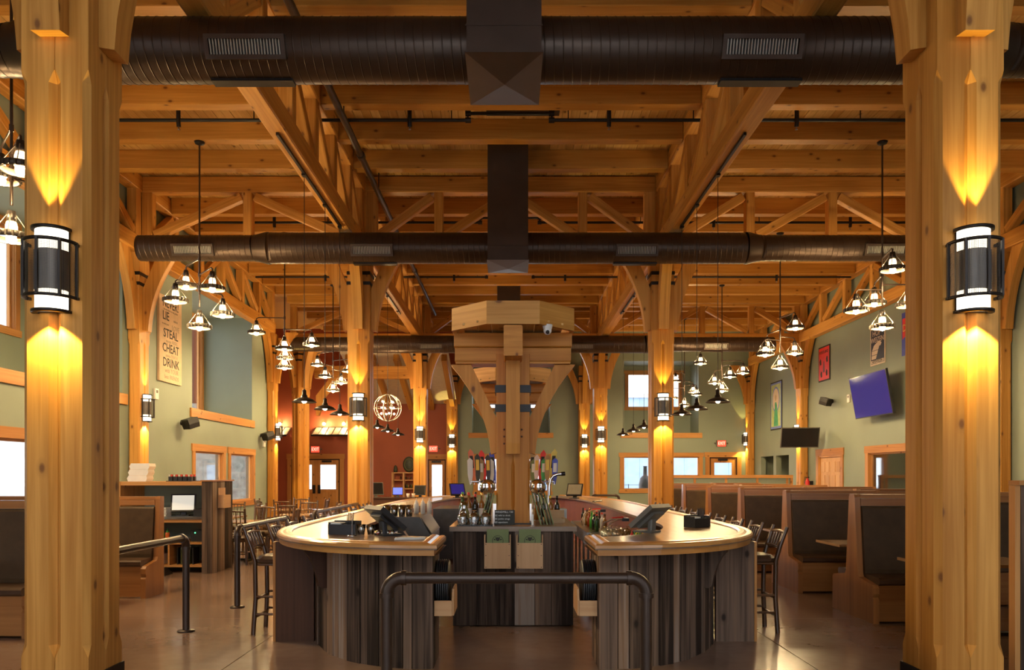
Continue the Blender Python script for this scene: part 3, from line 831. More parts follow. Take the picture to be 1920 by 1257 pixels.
# ------------------------------------------------------------------ sprinkler pipes
sp = thing('sprinkler_main', 'long dark sprinkler main running away under the joists', 'pipe', (-2.9, 18, 7.85))
MB().tube([(-2.9, 3, 7.86), (-2.9, 30, 7.86)], .062, 12).build('pipe', 'pipe_brown', sp)
for y in (7, 11.1, 15, 19.2, 23.5): MB().tube([(-2.9, y, 7.86), (-2.9, y + .12, 7.86)], .082, 12).build('coupling', 'pipe_brown', sp)
for y in (9.2, 13.5, 17.1, 21.5): MB().tube([(-2.9, y, 7.92), (-2.9, y, 8.4)], .012, 6).build('hanger_rod', 'black_metal', sp)
for k, y in enumerate((13.9, 19.55, 24.95)):
    br = thing('sprinkler_branch', '%s sprinkler branch pipe across the ceiling with hanging heads' % ['nearest', 'middle', 'farthest'][k], 'pipe', (0, y, 8.0), group='sprinkler branches')
    for (a, b) in ((-8.2, -.75), (.75, 11.0)): MB().tube([(a, y, 8.02), (b, y, 8.02)], .032, 8).build('pipe', 'black_metal', br)
    MB().tube([(-.75, y, 8.02), (-.75, y, 8.14), (.75, y, 8.14), (.75, y, 8.02)], .032, 8).build('offset_loop', 'black_metal', br)
    for x in (-.75, .75):
        MB().tube([(x - .05, y, 8.02), (x + .05, y, 8.02)], .052, 8).build('elbow', 'black_metal', br)
        MB().tube([(x - .05, y, 8.14), (x + .05, y, 8.14)], .052, 8).build('elbow', 'black_metal', br)
    for x in (-5.95, -1.8, 1.78, 5.15, 8.6):
        MB().tube([(x, y, 8.34), (x, y - .02, 8.3), (x, y - .02, 7.96), (x, y, 7.9)], .04, 8).build('drop', 'black_metal', br)
        MB().lathe([(.005, 7.84), (.03, 7.85), (.012, 7.87), (.012, 7.9)], (x, y, 0), 8).build('sprinkler_head', 'pewter', br)
    for x in (-4.6, -1.05, 1.05, 3.3, 6.3): MB().tube([(x, y, 8.04), (x, y, 8.44)], .01, 6).build('hanger_rod', 'black_metal', br)

# ------------------------------------------------------------------ chandeliers
def make_chandelier(label, loc, rz, ztop):
    t = thing('pipe_chandelier', label, 'chandelier', loc, rz, 'five lamp pipe chandeliers')
    zb = 4.47
    MB().lathe([(.01, 8.08), (.10, 8.08), (.085, 8.04), (.03, 8.02), (.01, 8.02)], (0, 0, 0), 14).build('canopy', 'black_metal', t, world=False)
    MB().tube([(0, 0, 8.05), (0, 0, zb + .42)], .018, 8).build('stem', 'pipe_brown', t, world=False)
    lamps = [(-.49, .55, 5.39), (.46, -.55, 5.08), (-.29, -.40, 4.89), (.30, .40, 4.79), (0, 0, zb)]
    for (x, y, z) in lamps:
        a = MB()
        if x or y:
            a.tube([(0, 0, z + .43), (x * .93, y * .93, z + .43), (x, y, z + .40), (x, y, z + .33)], .015, 8)
            a.tube([(0, 0, z + .39), (0, 0, z + .47)], .028, 8)
            a.build('arm', 'pipe_brown', t, world=False)
        s = MB()
        s.lathe([(.01, z + .36), (.045, z + .35), (.055, z + .27), (.05, z + .22), (.01, z + .22)], (x, y, 0), 10)
        sh = s.build('socket', 'iron', t, world=False)
        rg = MB(); n = 20
        rg.lathe([(.200, z + .005), (.212, z), (.216, z + .075), (.204, z + .08), (.200, z + .005)], (x, y, 0), n)
        for k in range(n):
            th = 2 * math.pi * k / n
            rg.box((x + .217 * math.cos(th) - .012, y + .217 * math.sin(th) - .012, z + .006), (x + .217 * math.cos(th) + .012, y + .217 * math.sin(th) + .012, z + .07))
        rg.build('ring', 'ring_metal', sh, world=False)
        st = MB()
        for k in range(4):
            th = math.pi / 2 * k + .4
            st.tube([(x + .05 * math.cos(th), y + .05 * math.sin(th), z + .30), (x + .205 * math.cos(th), y + .205 * math.sin(th), z + .07)], .006, 5)
        st.build('spokes', 'pewter', sh, world=False)
        MB().lathe([(.052, z + .22), (.066, z + .17), (.066, z + .06)], (x, y, 0), 10).build('jar', 'jar_glow', sh, world=False)
        b = MB(); b.sphere((x, y, z + .015), .058, 8, 6); b.build('bulb', 'bulb', sh, world=False)
    return t
CH = [(-6.0, 9.31), (-6.0, 14.95), (7.2, 14.95), (-6.0, 20.6), (7.2, 20.6), (-6.0, 26.25), (7.2, 26.25), (7.2, 31.9)]
cl = ['beyond left edge of view, nearest', 'in front of the lettered board', 'beside right front column', 'second from the board on left side', 'over the right booths, above the red poster column',
      'near entrance on left side, smallest on left', 'third on right side, before the exit sign', 'farthest on right side before back window']
c0 = None
for k, (x, y) in enumerate(CH):
    lb = 'dark pipe chandelier with five caged bulbs ' + cl[k]
    a = [0, 0, 2.2, .9, 2.6, .3, .9, 1.7][k]
    c0 = dup(c0, lb, (x, y, 0), a) if c0 else make_chandelier(lb, (x, y, 0), a, 8.05)

# ------------------------------------------------------------------ pendants over the bar sides
def make_pendant(label, loc):
    t = thing('pendant_lamp', label, 'pendant lamp', loc, 0, 'small dark pendants along the bar')
    MB().tube([(0, 0, .20), (0, 0, 6.62 - 2.85)], .006, 5).build('cord', 'black_metal', t, world=False)
    s = MB().lathe([(.012, .22), (.035, .20), (.035, .13), (.05, .12), (.055, .085), (.09, .075), (.15, .05), (.205, .005), (.20, .0), (.145, .04), (.085, .062), (.03, .075)], (0, 0, 0), 18)
    sh = s.build('shade', 'iron', t, world=False)
    MB().sphere((0, 0, .03), .042, 8, 6).build('bulb', 'pendant_bulb', sh, world=False)
    return t
p0 = None
for i, x in enumerate(COLX):
    for k, y in enumerate((12.9, 14.35, 15.6, 20.0, 21.7, 23.7)):
        lb = 'small dark pendant lamp on %s of bar, %s of six from front' % (['left', 'right'][i], ORD[k])
        p0 = dup(p0, lb, (x, y, 2.85)) if p0 else make_pendant(lb, (x, y, 2.85))
for i, x in enumerate(COLX):
    for k, (a, b) in enumerate(((11.4, 15.7), (19.2, 24.2))):
        t = thing('light_track', 'black lamp track under %s truss, %s run' % (nm[i], ['near', 'far'][k]), 'track', (x, (a + b) / 2, ZT - .04), group='lamp tracks')
        MB().box((x - .02, a, ZT - .045), (x + .02, b, ZT - .003)).build('rail', 'black_metal', t)
        for y in ((12.9, 14.35, 15.6) if k == 0 else (20.0, 21.7, 23.7)): MB().box((x - .035, y - .05, ZT - .075), (x + .035, y + .05, ZT - .045)).build('cord_mount', 'black_metal', t)

# orb chandelier near the entrance
oc = Vector(P(727, 765, 28.5)); orr = .50
t = thing('orb_chandelier', 'round ring cage chandelier with many bulbs near the entrance', 'chandelier', oc)
MB().tube([oc + V3(0, 0, orr), (oc.x, oc.y, 6.75)], .008, 5).build('stem', 'pewter', t)
for k in range(5):
    a = math.pi * k / 5 + .2
    pts = [oc + V3(orr * math.cos(th) * math.cos(a), orr * math.cos(th) * math.sin(a), orr * math.sin(th)) for th in [2 * math.pi * i / 28 for i in range(28)]]
    MB().tube(pts, .014, 5, closed=True).build('ring', 'pewter', t)
MB().tube([oc + V3(orr * math.cos(th), orr * math.sin(th), 0) for th in [2 * math.pi * i / 28 for i in range(28)]], .014, 5, closed=True).build('ring', 'pewter', t)
MB().tube([oc + V3(0, 0, -orr), oc + V3(0, 0, orr)], .018, 6).build('core', 'iron', t)
for z in (-.22, 0, .22):
    for k in range(4):
        a = math.pi / 2 * k + .6 + z
        p = oc + V3(.24 * math.cos(a), .24 * math.sin(a), z)
        m = MB().tube([oc + V3(0, 0, z - .04), p - V3(0, 0, .05)], .008, 5).build('branch', 'iron', t)
        MB().sphere(p, .032, 8, 5).build('bulb', 'orb_bulb', m)

# ------------------------------------------------------------------ the bar: two curved counters
BX = .05
def poly_path(pts):
    out = [0.]
    for a, b in zip(pts, pts[1:]): out.append(out[-1] + (Vector(b) - Vector(a)).length)
    return out
def at_len(pts, cum, s):
    for i in range(len(pts) - 1):
        if s <= cum[i + 1] or i == len(pts) - 2:
            k = (s - cum[i]) / max(1e-9, cum[i + 1] - cum[i]); a, b = Vector(pts[i]), Vector(pts[i + 1])
            return a.lerp(b, k), (b - a).normalized()
def sup(cx, cy, a, b, n, e=2.0, t0=-90., t1=0.):
    out = []
    for i in range(n + 1):
        th = R(t0 + (t1 - t0) * i / n); c, s = math.cos(th), math.sin(th)
        out.append((cx + a * abs(c) ** (2 / e) * (1 if c >= 0 else -1), cy + b * abs(s) ** (2 / e) * (1 if s >= 0 else -1)))
    return out
OUT = sup(.645, 8.8, 1.86, 2.52, 18, 2.25) + [(2.505, y) for y in (10, 11.5, 13, 14.5)] + sup(1.35, 15.5, 1.155, 5.8, 10, t0=0, t1=90)
INN = sup(.645, 9.3, 1.07, 2.1, 18, 2.0) + [(1.715, y) for y in (10.2, 11.5, 13, 14.5)] + sup(.9, 15.5, .815, 4.9, 10, t0=0, t1=90)
BASE = sup(.70, 8.8, 1.42, 2.26, 30, 2.2)
def counter(s, side):
    X = lambda u: BX + s * u
    root = thing('bar_counter', '%s curved bar counter with golden rim and weathered plank front' % side, 'bar counter', (X(1.6), 7.2, 0))
    # worktop
    nO = len(OUT); vs = []
    for z in (1.035, 1.068):
        vs += [(X(a), b, z) for a, b in OUT] + [(X(a), b, z) for a, b in INN]
    fs = []
    for i in range(nO - 1):
        fs.append((2 * nO + i, 2 * nO + i + 1, 3 * nO + i + 1, 3 * nO + i)); fs.append((nO + i, nO + i + 1, i + 1, i))
        fs.append((nO + i, 3 * nO + i, 3 * nO + i + 1, nO + i + 1)); fs.append((i, i + 1, 2 * nO + i + 1, 2 * nO + i))
    fs += [(0, nO, 3 * nO, 2 * nO), (nO - 1, 2 * nO - 1, 4 * nO - 1, 3 * nO - 1)]
    MB().add(vs, fs, (0, 1, 0)).build('worktop', 'counter_top', root)
    # swept moulding along end and outer edge
    path = [INN[0]] + OUT
    prof = [(-.15, 1.066), (-.145, 1.082), (-.12, 1.092), (-.085, 1.090), (-.06, 1.080), (-.035, 1.084), (-.012, 1.082), (0, 1.070), (.002, 1.048), (-.010, 1.036), (-.022, 1.034), (-.022, .985), (-.05, .982)]
    ctr = []
    for i, p in enumerate(path):
        p = Vector(p)
        d0 = (p - Vector(path[i - 1])).normalized() if i else None
        d1 = (Vector(path[i + 1]) - p).normalized() if i < len(path) - 1 else None
        n0 = Vector((d0.y, -d0.x)) if d0 else None; n1 = Vector((d1.y, -d1.x)) if d1 else None
        # outward is to the left of travel reversed: check sign by the counter centre
        nn = (n0 if n1 is None else n1 if n0 is None else (n0 + n1).normalized())
        if n0 is not None and n1 is not None: nn = nn / max(.5, nn.dot(n0))
        ctr.append((p, nn))
    vs, fs, m = [], [], len(prof)
    for p, nn in ctr:
        for (o, z) in prof: vs.append((X(p.x + nn.x * o), p.y + nn.y * o, z))
    for seg in range(len(ctr) - 1):
        ax = Vector((vs[(seg + 1) * m][0] - vs[seg * m][0], vs[(seg + 1) * m][1] - vs[seg * m][1], 0))
        for k in range(m - 1): fs.append((seg * m + k, seg * m + k + 1, (seg + 1) * m + k + 1, (seg + 1) * m + k))
    rm = MB(); rm.add(vs, fs, (0, 1, 0))
    # grain follows the curve: give every strip its own axis
    for q in range(len(rm.f)):
        seg = q // (m - 1); a, b = rm.v[seg * m], rm.v[(seg + 1) * m]
        rm.a[q] = (b[0] - a[0], b[1] - a[1], 0.0)
    rm.build('edge_moulding', 'rim_wood', root)
    # under board closing the overhang
    ub = MB(); vs = [(X(a), b, .99) for a, b in OUT[:20]] + [(X(a), b, .99) for a, b in INN[:20]] + [(X(a), b, 1.03) for a, b in OUT[:20]] + [(X(a), b, 1.03) for a, b in INN[:20]]
    k = 20; fs = []
    for i in range(k - 1): fs += [(i, i + 1, k + i + 1, k + i), (2 * k + i, 3 * k + i, 3 * k + i + 1, 2 * k + i + 1)]
    ub.add([( (v[0] - BX) * .995 + BX, v[1] + .03, v[2]) for v in vs], fs, (1, 0, 0)).build('under_board', 'dark_panel', root)
    # weathered plank front
    cum = poly_path(BASE); sl = 0.; tot = cum[-1]; ws = [.15, .10, .16, .12, .17, .09, .14, .11, .13, .08, .16]; kk = 0 if s > 0 else 4
    while sl < tot - .06:
        w = min(ws[kk % len(ws)] * random.uniform(.9, 1.15), tot - sl); kk += 1
        (p, d) = at_len(BASE, cum, sl + w / 2)
        n = Vector((d.y, -d.x)); j = random.uniform(-.008, .010); h = .985
        a, b = p - d * (w / 2 - .0045), p + d * (w / 2 - .0045)
        vs = []
        for z in (.0, h):
            for q, o in ((a, j), (b, j), (b, -.035), (a, -.035)): vs.append((X(q.x + n.x * o), q.y + n.y * o, z))
        MB().add(vs, [(3, 2, 1, 0), (4, 5, 6, 7), (0, 1, 5, 4), (1, 2, 6, 5), (2, 3, 7, 6), (3, 0, 4, 7)], (0, 0, 1)).build('plank', 'barn_wood', root)
        sl += w
    bk = [(a, b + .045) for a, b in BASE]; k = len(bk)
    MB().add([(X(.70 + (a - .70) * .972), b, .0) for a, b in bk] + [(X(.70 + (a - .70) * .972), b, .98) for a, b in bk], [(i, i + 1, k + i + 1, k + i) for i in range(k - 1)], (0, 0, 1)).build('backing', 'ink', root)
    # aisle end boards
    for i, (y0, y1) in enumerate(((6.56, 6.74), (6.75, 6.9), (6.91, 7.08))):
        MB().box((X(.70), y0, 0), (X(.735), y1, .985), axis=(0, 0, 1)).build('end_plank', 'barn_wood', root)
    MB().box((X(.74), 7.02, .02), (X(1.0), 7.06, .985)).build('end_return', 'dark_panel', root)
    # projecting panel where the curve meets the straight side, and the straight side itself
    MB().box((X(1.985), 7.63, 0), (X(2.36), 7.70, .985), axis=(0, 0, 1)).build('fin_panel', 'dark_panel' if s < 0 else 'barn_wood', root)
    MB().box((X(2.36), 7.62, 0), (X(2.385), 7.71, .985), axis=(0, 0, 1)).build('fin_edge', 'trim_wood', root)
    y = 8.82; 
    while y < 15.4:
        w = random.uniform(.12, .2)
        MB().box((X(2.12), y, 0), (X(2.155), min(y + w - .006, 15.5), .985), axis=(0, 0, 1)).build('plank', 'barn_wood', root); y += w
    fc = sup(.98, 15.5, 1.155, 5.6, 10, t0=0, t1=90)
    m2 = MB(); vs = [(X(a), b, 0) for a, b in fc] + [(X(a), b, .985) for a, b in fc]; k = len(fc)
    m2.add(vs, [(i, i + 1, k + i + 1, k + i) for i in range(k - 1)], (0, 0, 1)).build('far_front', 'dark_panel', root)
    # painted inner wall
    iw = [(a + .10, b + .10) for a, b in INN[6:]]
    m3 = MB(); k = len(iw); vs = [(X(a), b, .0) for a, b in iw] + [(X(a), b, 1.03) for a, b in iw]
    m3.add(vs, [(i, i + 1, k + i + 1, k + i) for i in range(k - 1)], (0, 0, 1)).build('inner_wall', 'red_panel', root)
    # scrolled brackets under the overhang
    for sl in (1.30, ):
        (p, d) = at_len(BASE, cum, sl); n = Vector((d.y, -d.x))
        poly = [(0, .985), (.34, .985), (.33, .94), (.27, .90), (.20, .82), (.15, .72), (.12, .62), (.07, .60), (0, .60)]
        MB().prism(poly, lambda u, v, t: (X(p.x + n.x * (u * .62 + .004) + d.x * t), p.y + n.y * (u * .62 + .004) + d.y * t, v), -.03, .03, axis=(0, 0, 1)).build('bracket', 'dark_panel' if s < 0 else 'barn_wood', root)
    return root
counter(-1, 'left'); counter(1, 'right')

# tray boxes on the aisle ends
for s, side in ((-1, 'left'), (1, 'right')):
    X = lambda u: BX + s * u
    bx = thing('tray_box', 'small open pine box of trays fixed to %s bar end' % side, 'box', (X(.63), 6.75, .40), group='tray boxes')
    MB().box((X(.695), 6.60, .44), (X(.545), 6.62, .57)).build('front_board', 'box_wood', bx)
    MB().box((X(.695), 7.06, .44), (X(.545), 7.08, .57)).build('back_board', 'box_wood', bx)
    MB().prism([(6.62, .44), (7.06, .44), (7.06, .57), (7.0, .66), (6.68, .66), (6.62, .57)], lambda u, v, t: (X(t), u, v), .53, .547).build('side_board', 'box_wood', bx)
    MB().box((X(.695), 6.62, .44), (X(.547), 7.06, .455)).build('bottom_board', 'box_wood', bx)
    for k in range(6):
        m = Matrix.Rotation(R(90), 3, 'Y')
        x = X(.672 - k * .018)
        tr = MB().lathe([(.005, 0), (.198, 0), (.213, s * .012), (.218, s * .012), (.2, -s * .004), (.005, -s * .004)], (x, 6.83, .685), 26, mat=m).build('serving_tray', 'plastic_black')
        tag(tr, 'round black serving tray standing on edge in %s pine box' % side, 'tray', 'black trays in %s box' % side)

# ------------------------------------------------------------------ pipe rails
def rail(label, x0, y0, x1, y1, z=.985, r=.036, legs=(True, True)):
    t = thing('pipe_rail', label, 'railing', ((x0 + x1) / 2, (y0 + y1) / 2, 0), group='brown pipe rails')
    A, B = Vector((x0, y0, z)), Vector((x1, y1, z)); d = (B - A).normalized()
    MB().tube([A + d * .1, B - d * .1], r, 14).build('top_rail', 'pipe_brown', t)
    for p, sg, on in ((A, 1, legs[0]), (B, -1, legs[1])):
        if not on:
            continue
        e = MB(); pts = [p + d * sg * .1]
        for k in range(1, 8):
            a = R(90) * k / 7
            pts.append(p + d * sg * (.1 - .1 * math.sin(a)) + V3(0, 0, -.1 + .1 * math.cos(a)))
        e.tube(pts, r * 1.15, 14)
        e.tube([p + d * sg * .125, p + d * sg * .095], r * 1.32, 14); e.tube([p + V3(0, 0, -.095), p + V3(0, 0, -.125)], r * 1.32, 14)
        e.build('elbow', 'pipe_brown', t)
        MB().tube([p + V3(0, 0, -.1), (p.x, p.y, .012)], r, 14).build('post', 'pipe_brown', t)
        MB().lathe([(.036, .022), (.085, .014), (.09, 0), (.005, 0)], (p.x, p.y, 0), 16).build('floor_flange', 'pipe_brown', t)
    return t
rail('brown pipe rail across the bar aisle in the foreground', -.79, 4.96, .875, 4.96)
rail('short pipe rail from left front column', -3.42, 6.36, -3.40, 8.12, legs=(False, True))
rail('pipe rail beside the left bar stools, nearer one', -3.38, 9.59, -3.40, 11.85)
rail('pipe rail beside the left bar stools, farther one', -3.42, 13.5, -3.42, 17.45, legs=(True, False))
rail('far pipe rail beyond right bar end', 2.6, 24.5, 3.45, 24.5, legs=(True, True))

# ------------------------------------------------------------------ central island with its post and hood
IX0, IX1, IY0, IY1, IZ = -.62, .69, 8.40, 14.9, 1.03
isl = thing('bar_island', 'central bar island faced with dark weathered planks', 'bar island', (.03, 11, 0))
cuts = [-.62, -.36, -.12, .05, .27, .45, .69]
for a, b in zip(cuts, cuts[1:]): MB().box((a + .003, IY0 + random.uniform(-.004, .004), .01), (b - .003, IY0 + .03, IZ), axis=(0, 0, 1)).build('plank', 'dark_plank' if 'dark_plank' in M else 'barn_wood', isl)
for x in (IX0, IX1 - .03):
    y = IY0 + .032
    while y < IY1 - .05:
        w = min(.22, IY1 - y)
        MB().box((x, y, .01), (x + .03, y + w - .006, IZ), axis=(0, 0, 1)).build('plank', 'barn_wood', isl); y += .22
MB().box((IX0 + .04, IY0 + .04, .02), (IX1 - .04, IY1, IZ)).build('carcass', 'dark_panel', isl)
MB().box((IX0 - .035, IY0 - .035, IZ + .002), (IX1 + .035, IY1 + .03, IZ + .055)).build('top_slab', 'counter_top', isl)
IT = IZ + .055
for k, x0 in enumerate((-.275, .07)):
    side = ['left', 'right'][k]
    t = thing('menu_holder', 'pale cedar menu box on island front, %s one' % side, 'menu box', (x0 + .14, IY0 - .06, .6), group='menu boxes')
    y1 = IY0 - .038
    MB().box((x0, y1 - .085, .64), (x0 + .285, y1 - .073, .915), axis=(0, 0, 1)).build('front_board', 'box_wood', t)
    for xx in (x0, x0 + .273): MB().box((xx, y1 - .073, .64), (xx + .012, y1, 1.0), axis=(0, 0, 1)).build('side_board', 'box_wood', t)
    MB().box((x0 + .012, y1 - .073, .64), (x0 + .273, y1, .652)).build('bottom_board', 'box_wood', t)
    for (px, pz) in ((.018, .9), (.267, .9), (.018, .78), (.267, .78), (.018, .655), (.267, .655)):
        MB().box((x0 + px - .004, y1 - .087, pz - .004), (x0 + px + .004, y1 - .085, pz + .004)).build('nail', 'ink', t)
    for q in range(3):
        mn = MB().box((x0 + .028, y1 - .066 + q * .02, .655), (x0 + .262, y1 - .052 + q * .02, 1.06 - q * .008), axis=(0, 0, 1)).build('menu', 'menu_green')
        tag(mn, ['front green menu with dark round crest', 'middle green menu tucked behind front one', 'rear green menu against the planks'][q] + ' in %s cedar box' % side, 'menu', 'green menus in boxes')
        if q == 0:
            cx, cz = x0 + .145, .955
            cr = MB(); m = Matrix.Rotation(R(90), 3, 'X')
            cr.lathe([(.055, 0), (.060, 0)], (cx, y1 - .0675, cz - .02), 24, mat=m); cr.lathe([(.003, 0), (.02, 0)], (cx, y1 - .0675, cz), 12, mat=m)
            for a in (25, 60, 120, 155): cr.lathe([(.026, 0), (.045, 0)], (cx, y1 - .0675, cz - .02), 4, a0=a - 9, a1=a + 9, mat=m)
            cr.build('crest', 'ink', mn)
# post and hood
hx, hy = .035, 8.98
t = thing('hooded_post', 'front timber post on island carrying an octagonal wooden hood', 'post', (hx, hy, IT), group=None)
for i in (-1, 1):
    for j in (-1, 1):
        timber_loft(hx + (-.19 if i < 0 else .001), hx + (-.001 if i < 0 else .19), hy + (-.19 if j < 0 else .001), hy + (-.001 if j < 0 else .19), 3.02 - IT, .12, .75, .02).build('timber', 'hood_wood', t, loc=(0, 0, IT))
MB().box((hx - .215, hy - .215, IT), (hx + .215, hy + .215, IT + .012)).build('foot_plate', 'black_metal', t)
for z in (2.36, 2.58):
    MB().box((hx - .205, hy - .205, z), (hx + .205, hy + .205, z + .085)).build('strap', 'black_metal', t)
MB().prism([(0, 1.88), (.10, 1.88), (.115, 2.0), (.13, 3.05), (0, 3.05)], lambda u, v, q: (hx + q, hy - .207 - u, v), -.078, .078).build('front_corbel', 'hood_wood', t)
MB().prism([(0, 1.88), (.10, 1.88), (.115, 2.0), (.13, 3.05), (0, 3.05)], lambda u, v, q: (hx + q, hy + .207 + u, v), -.078, .078).build('rear_corbel', 'hood_wood', t)
for sg in (-1, 1):
    pts = []
    for i in range(9):
        q = i / 8; pts.append(((1 - q) ** 2 * .20 + 2 * q * (1 - q) * .24 + q * q * .66, (1 - q) ** 2 * 1.88 + 2 * q * (1 - q) * 2.42 + q * q * 2.912))
    poly = [(.19, 1.90)] + [(a + .055, b) for a, b in pts] + [(.66 - .18, 2.912), (.19, 2.30)]
    for dy in (0,):
        MB().prism(poly, lambda u, v, q: (hx + sg * u, hy + q, v), -.10, .10).build('brace', 'hood_wood', t)
    MB().prism(poly, lambda u, v, q: (hx + q, hy + sg * u, v), -.085, .085).build('brace', 'hood_wood', t) if sg > 0 else None
for (bx_, bz_) in ((-.10, 2.0), (-.10, 2.08), (-.10, 2.16), (.10, 2.08), (.10, 2.16)): MB().lathe([(.001, .006), (.012, .006), (.012, 0)], (hx + bx_, hy - .19, bz_), 8, mat=Matrix.Rotation(R(90), 3, 'X')).build('peg', 'knot_wood', t)
# stacked beams under the hood
for z0, z1, w in ((2.94, 3.105, .665), (3.11, 3.275, .675)):
    for (a, b) in ((-w, -.105), (.105, w)): MB().bar((hx + a, hy, (z0 + z1) / 2), (hx + b, hy, (z0 + z1) / 2), .27, z1 - z0, .012).build('head_beam', 'hood_wood', t)
MB().bar((hx, hy - .68, 3.09), (hx, hy + .68, 3.09), .205, .33, .012).build('cross_beam', 'hood_wood', t)
MB().box((hx - .655, hy - .15, 2.915), (hx + .655, hy + .15, 2.937)).build('soffit_board', 'hood_wood', t)
R8 = .745
oct_ = [(hx + R8 * math.cos(R(22.5 + 45 * k)), hy + R8 * math.sin(R(22.5 + 45 * k))) for k in range(8)]
oi_ = [(hx + (R8 - .05) * math.cos(R(22.5 + 45 * k)), hy + (R8 - .05) * math.sin(R(22.5 + 45 * k))) for k in range(8)]
for k in range(8):
    a, b, c, d = oct_[k], oct_[(k + 1) % 8], oi_[(k + 1) % 8], oi_[k]
    vs = [(*p, z) for z in (3.265, 3.515) for p in (a, b, c, d)]
    MB().add(vs, [(3, 2, 1, 0), (4, 5, 6, 7), (0, 1, 5, 4), (1, 2, 6, 5), (2, 3, 7, 6), (3, 0, 4, 7)], (b[0] - a[0], b[1] - a[1], 0)).build('hood_board', 'timber', t)
for k in range(9):
    x = -.64 + (k - .5) * .16
    if abs(x + .08) > .60: continue
    hh = min(.62, .24 + (R8 - .06 - abs(x + .08)) * .98) 
    MB().box((hx + x + .003, hy - hh, 3.30), (hx + x + .157, hy + hh, 3.32), axis=(0, 1, 0)).build('hood_ceiling_plank', 'pine_deck', t)
dup(t, 'second farther timber post with octagonal hood, partly hidden behind first', (hx, 13.95, IT))
cd = thing('dome_camera', 'small white dome camera under the wooden hood', 'camera', (.41, 8.42, 3.27))
MB().lathe([(.001, .06), (.055, .06), (.05, .02), (.035, -.01)], (.41, 8.42, 3.22), 14).build('base', 'plastic_white', cd)
MB().sphere((.41, 8.42, 3.215), .045, 12, 8).build('ball', 'plastic_white', cd)
MB().sphere((.41, 8.385, 3.195), .022, 8, 6).build('lens', 'screen_black', cd)

# ------------------------------------------------------------------ booths
def make_booth(label, loc, length, sgn=1, single=False, group='leather booth benches', end_both=True):
    """double bench; y runs along the aisle, the bench stretches along +x*sgn"""
    t = thing('booth_bench', label, 'booth', loc, 0, group)
    if not single:
        prof = [(0, 0), (0, .26), (.022, .29), (.0, .33), (.0, .395), (.03, .425), (.36, .475), (.385, .52), (.465, 1.385), (.48, 1.42), (.60, 1.42), (.615, 1.385), (.695, .52), (.72, .475), (1.05, .425), (1.08, .395), (1.08, 0)]
    else:
        prof = [(0, 0), (0, .26), (.022, .29), (.0, .33), (.0, .395), (.03, .425), (.34, .475), (.365, .52), (.43, 1.31), (.44, 1.345), (.55, 1.345), (.55, 0)]
    zt = 1.42 if not single else 1.345
    X = lambda u: u * sgn
    MB().prism(prof, lambda u, v, q: (X(q), u, v), 0, .065).build('end_panel', 'booth_wood', t, world=False)
    MB().prism(prof, lambda u, v, q: (X(q), u, v), length - .065, length).build('end_panel', 'booth_wood', t, world=False)
    y0, y1 = (.47, .61) if not single else (.435, .55)
    MB().box((X(.066), y0, zt - .045), (X(length - .066), y1, zt - .003)).build('top_rail', 'booth_wood', t, world=False)
    sides = ((1, 0),) if single else ((1, 0), (-1, 1.08))
    for (d, o) in sides:
        Y = lambda v: o + d * v
        def slab(poly, nme, mat):
            MB().prism(poly, lambda u, v, q: (X(q), Y(u), v), .07, length - .07, axis=(1, 0, 0)).build(nme, mat, t, world=False)
        zb = zt - .05
        slab([(.458, zb), (.452, zb - .085), (.53, zb - .085), (.53, zb)], 'head_board', 'booth_wood') if not single else slab([(.425, zb), (.418, zb - .07), (.5, zb - .07), (.5, zb)], 'head_board', 'booth_wood')
        k = .03 if single else 0
        slab([(.35 - k, .50), (.345 - k, .56), (.415 - k, zb - .115), (.43 - k, zb - .092), (.52 - k, zb - .092), (.52 - k, .50)], 'back_cushion', 'leather')
        slab([(.02, .425), (.0, .445), (.0, .485), (.025, .505), (.37, .515), (.40, .50), (.40, .425)], 'seat_cushion', 'leather_seat')
        slab([(.04, .02), (.04, .42), (.12, .42), (.12, .02)], 'seat_front', 'booth_wood')
    return t
bn = ['nearest', 'second', 'third', 'fourth', 'fifth', 'sixth']
b0 = make_booth('dark leather booth with brown wood end, nearest on right aisle', (4.0, 8.51, 0), 1.36)
for k in range(1, 6): dup(b0, 'dark leather booth with brown wood end, %s along right aisle' % bn[k], (4.0, 8.51 + 2.22 * k, 0))
b1 = make_booth('leather booth in the back row right, nearest, seen over the front row', (5.52, 9.62, 0), 1.36)
for k in range(1, 6): dup(b1, 'leather booth in the back row right, %s from front' % bn[k], (5.52, 9.62 + 2.22 * k, 0))
def make_booth_table(label, loc, lx=1.15, ly=.76):
    t = thing('booth_table', label, 'table', loc, 0, 'booth tables')
    MB().bar((0, 0, .745), (lx, 0, .745), ly, .032, .006).build('table_top', 'table_wood', t, world=False)
    MB().tube([(lx * .6, 0, .03), (lx * .6, 0, .728)], .04, 10).build('pedestal', 'black_metal', t, world=False)
    MB().box((lx * .6 - .28, -.05, 0), (lx * .6 + .28, .05, .03)).build('foot', 'black_metal', t, world=False)
    return t
t0 = make_booth_table('wooden booth table before the nearest right booth', (4.17, 7.95, 0))
for k in range(1, 5): dup(t0, 'wooden booth table between %s and %s right booths' % (bn[k - 1], bn[k]), (4.17, 7.94 + 2.22 * k + .0, 0))
make_booth('leather bench facing the camera by the left rail', (-4.83, 10.25, 0), 1.7, -1, single=True, group='leather booth benches')
make_booth('dark double booth at left edge behind front column', (-4.83, 7.75, 0), 1.7, -1, group='leather booth benches')
lt = make_booth_table('wooden booth table at left edge before the double booth', (-6.2, 7.2, 0), 1.2)
lt2 = make_booth_table('booth table in front of left bench', (-6.2, 9.55, 0), 1.2)

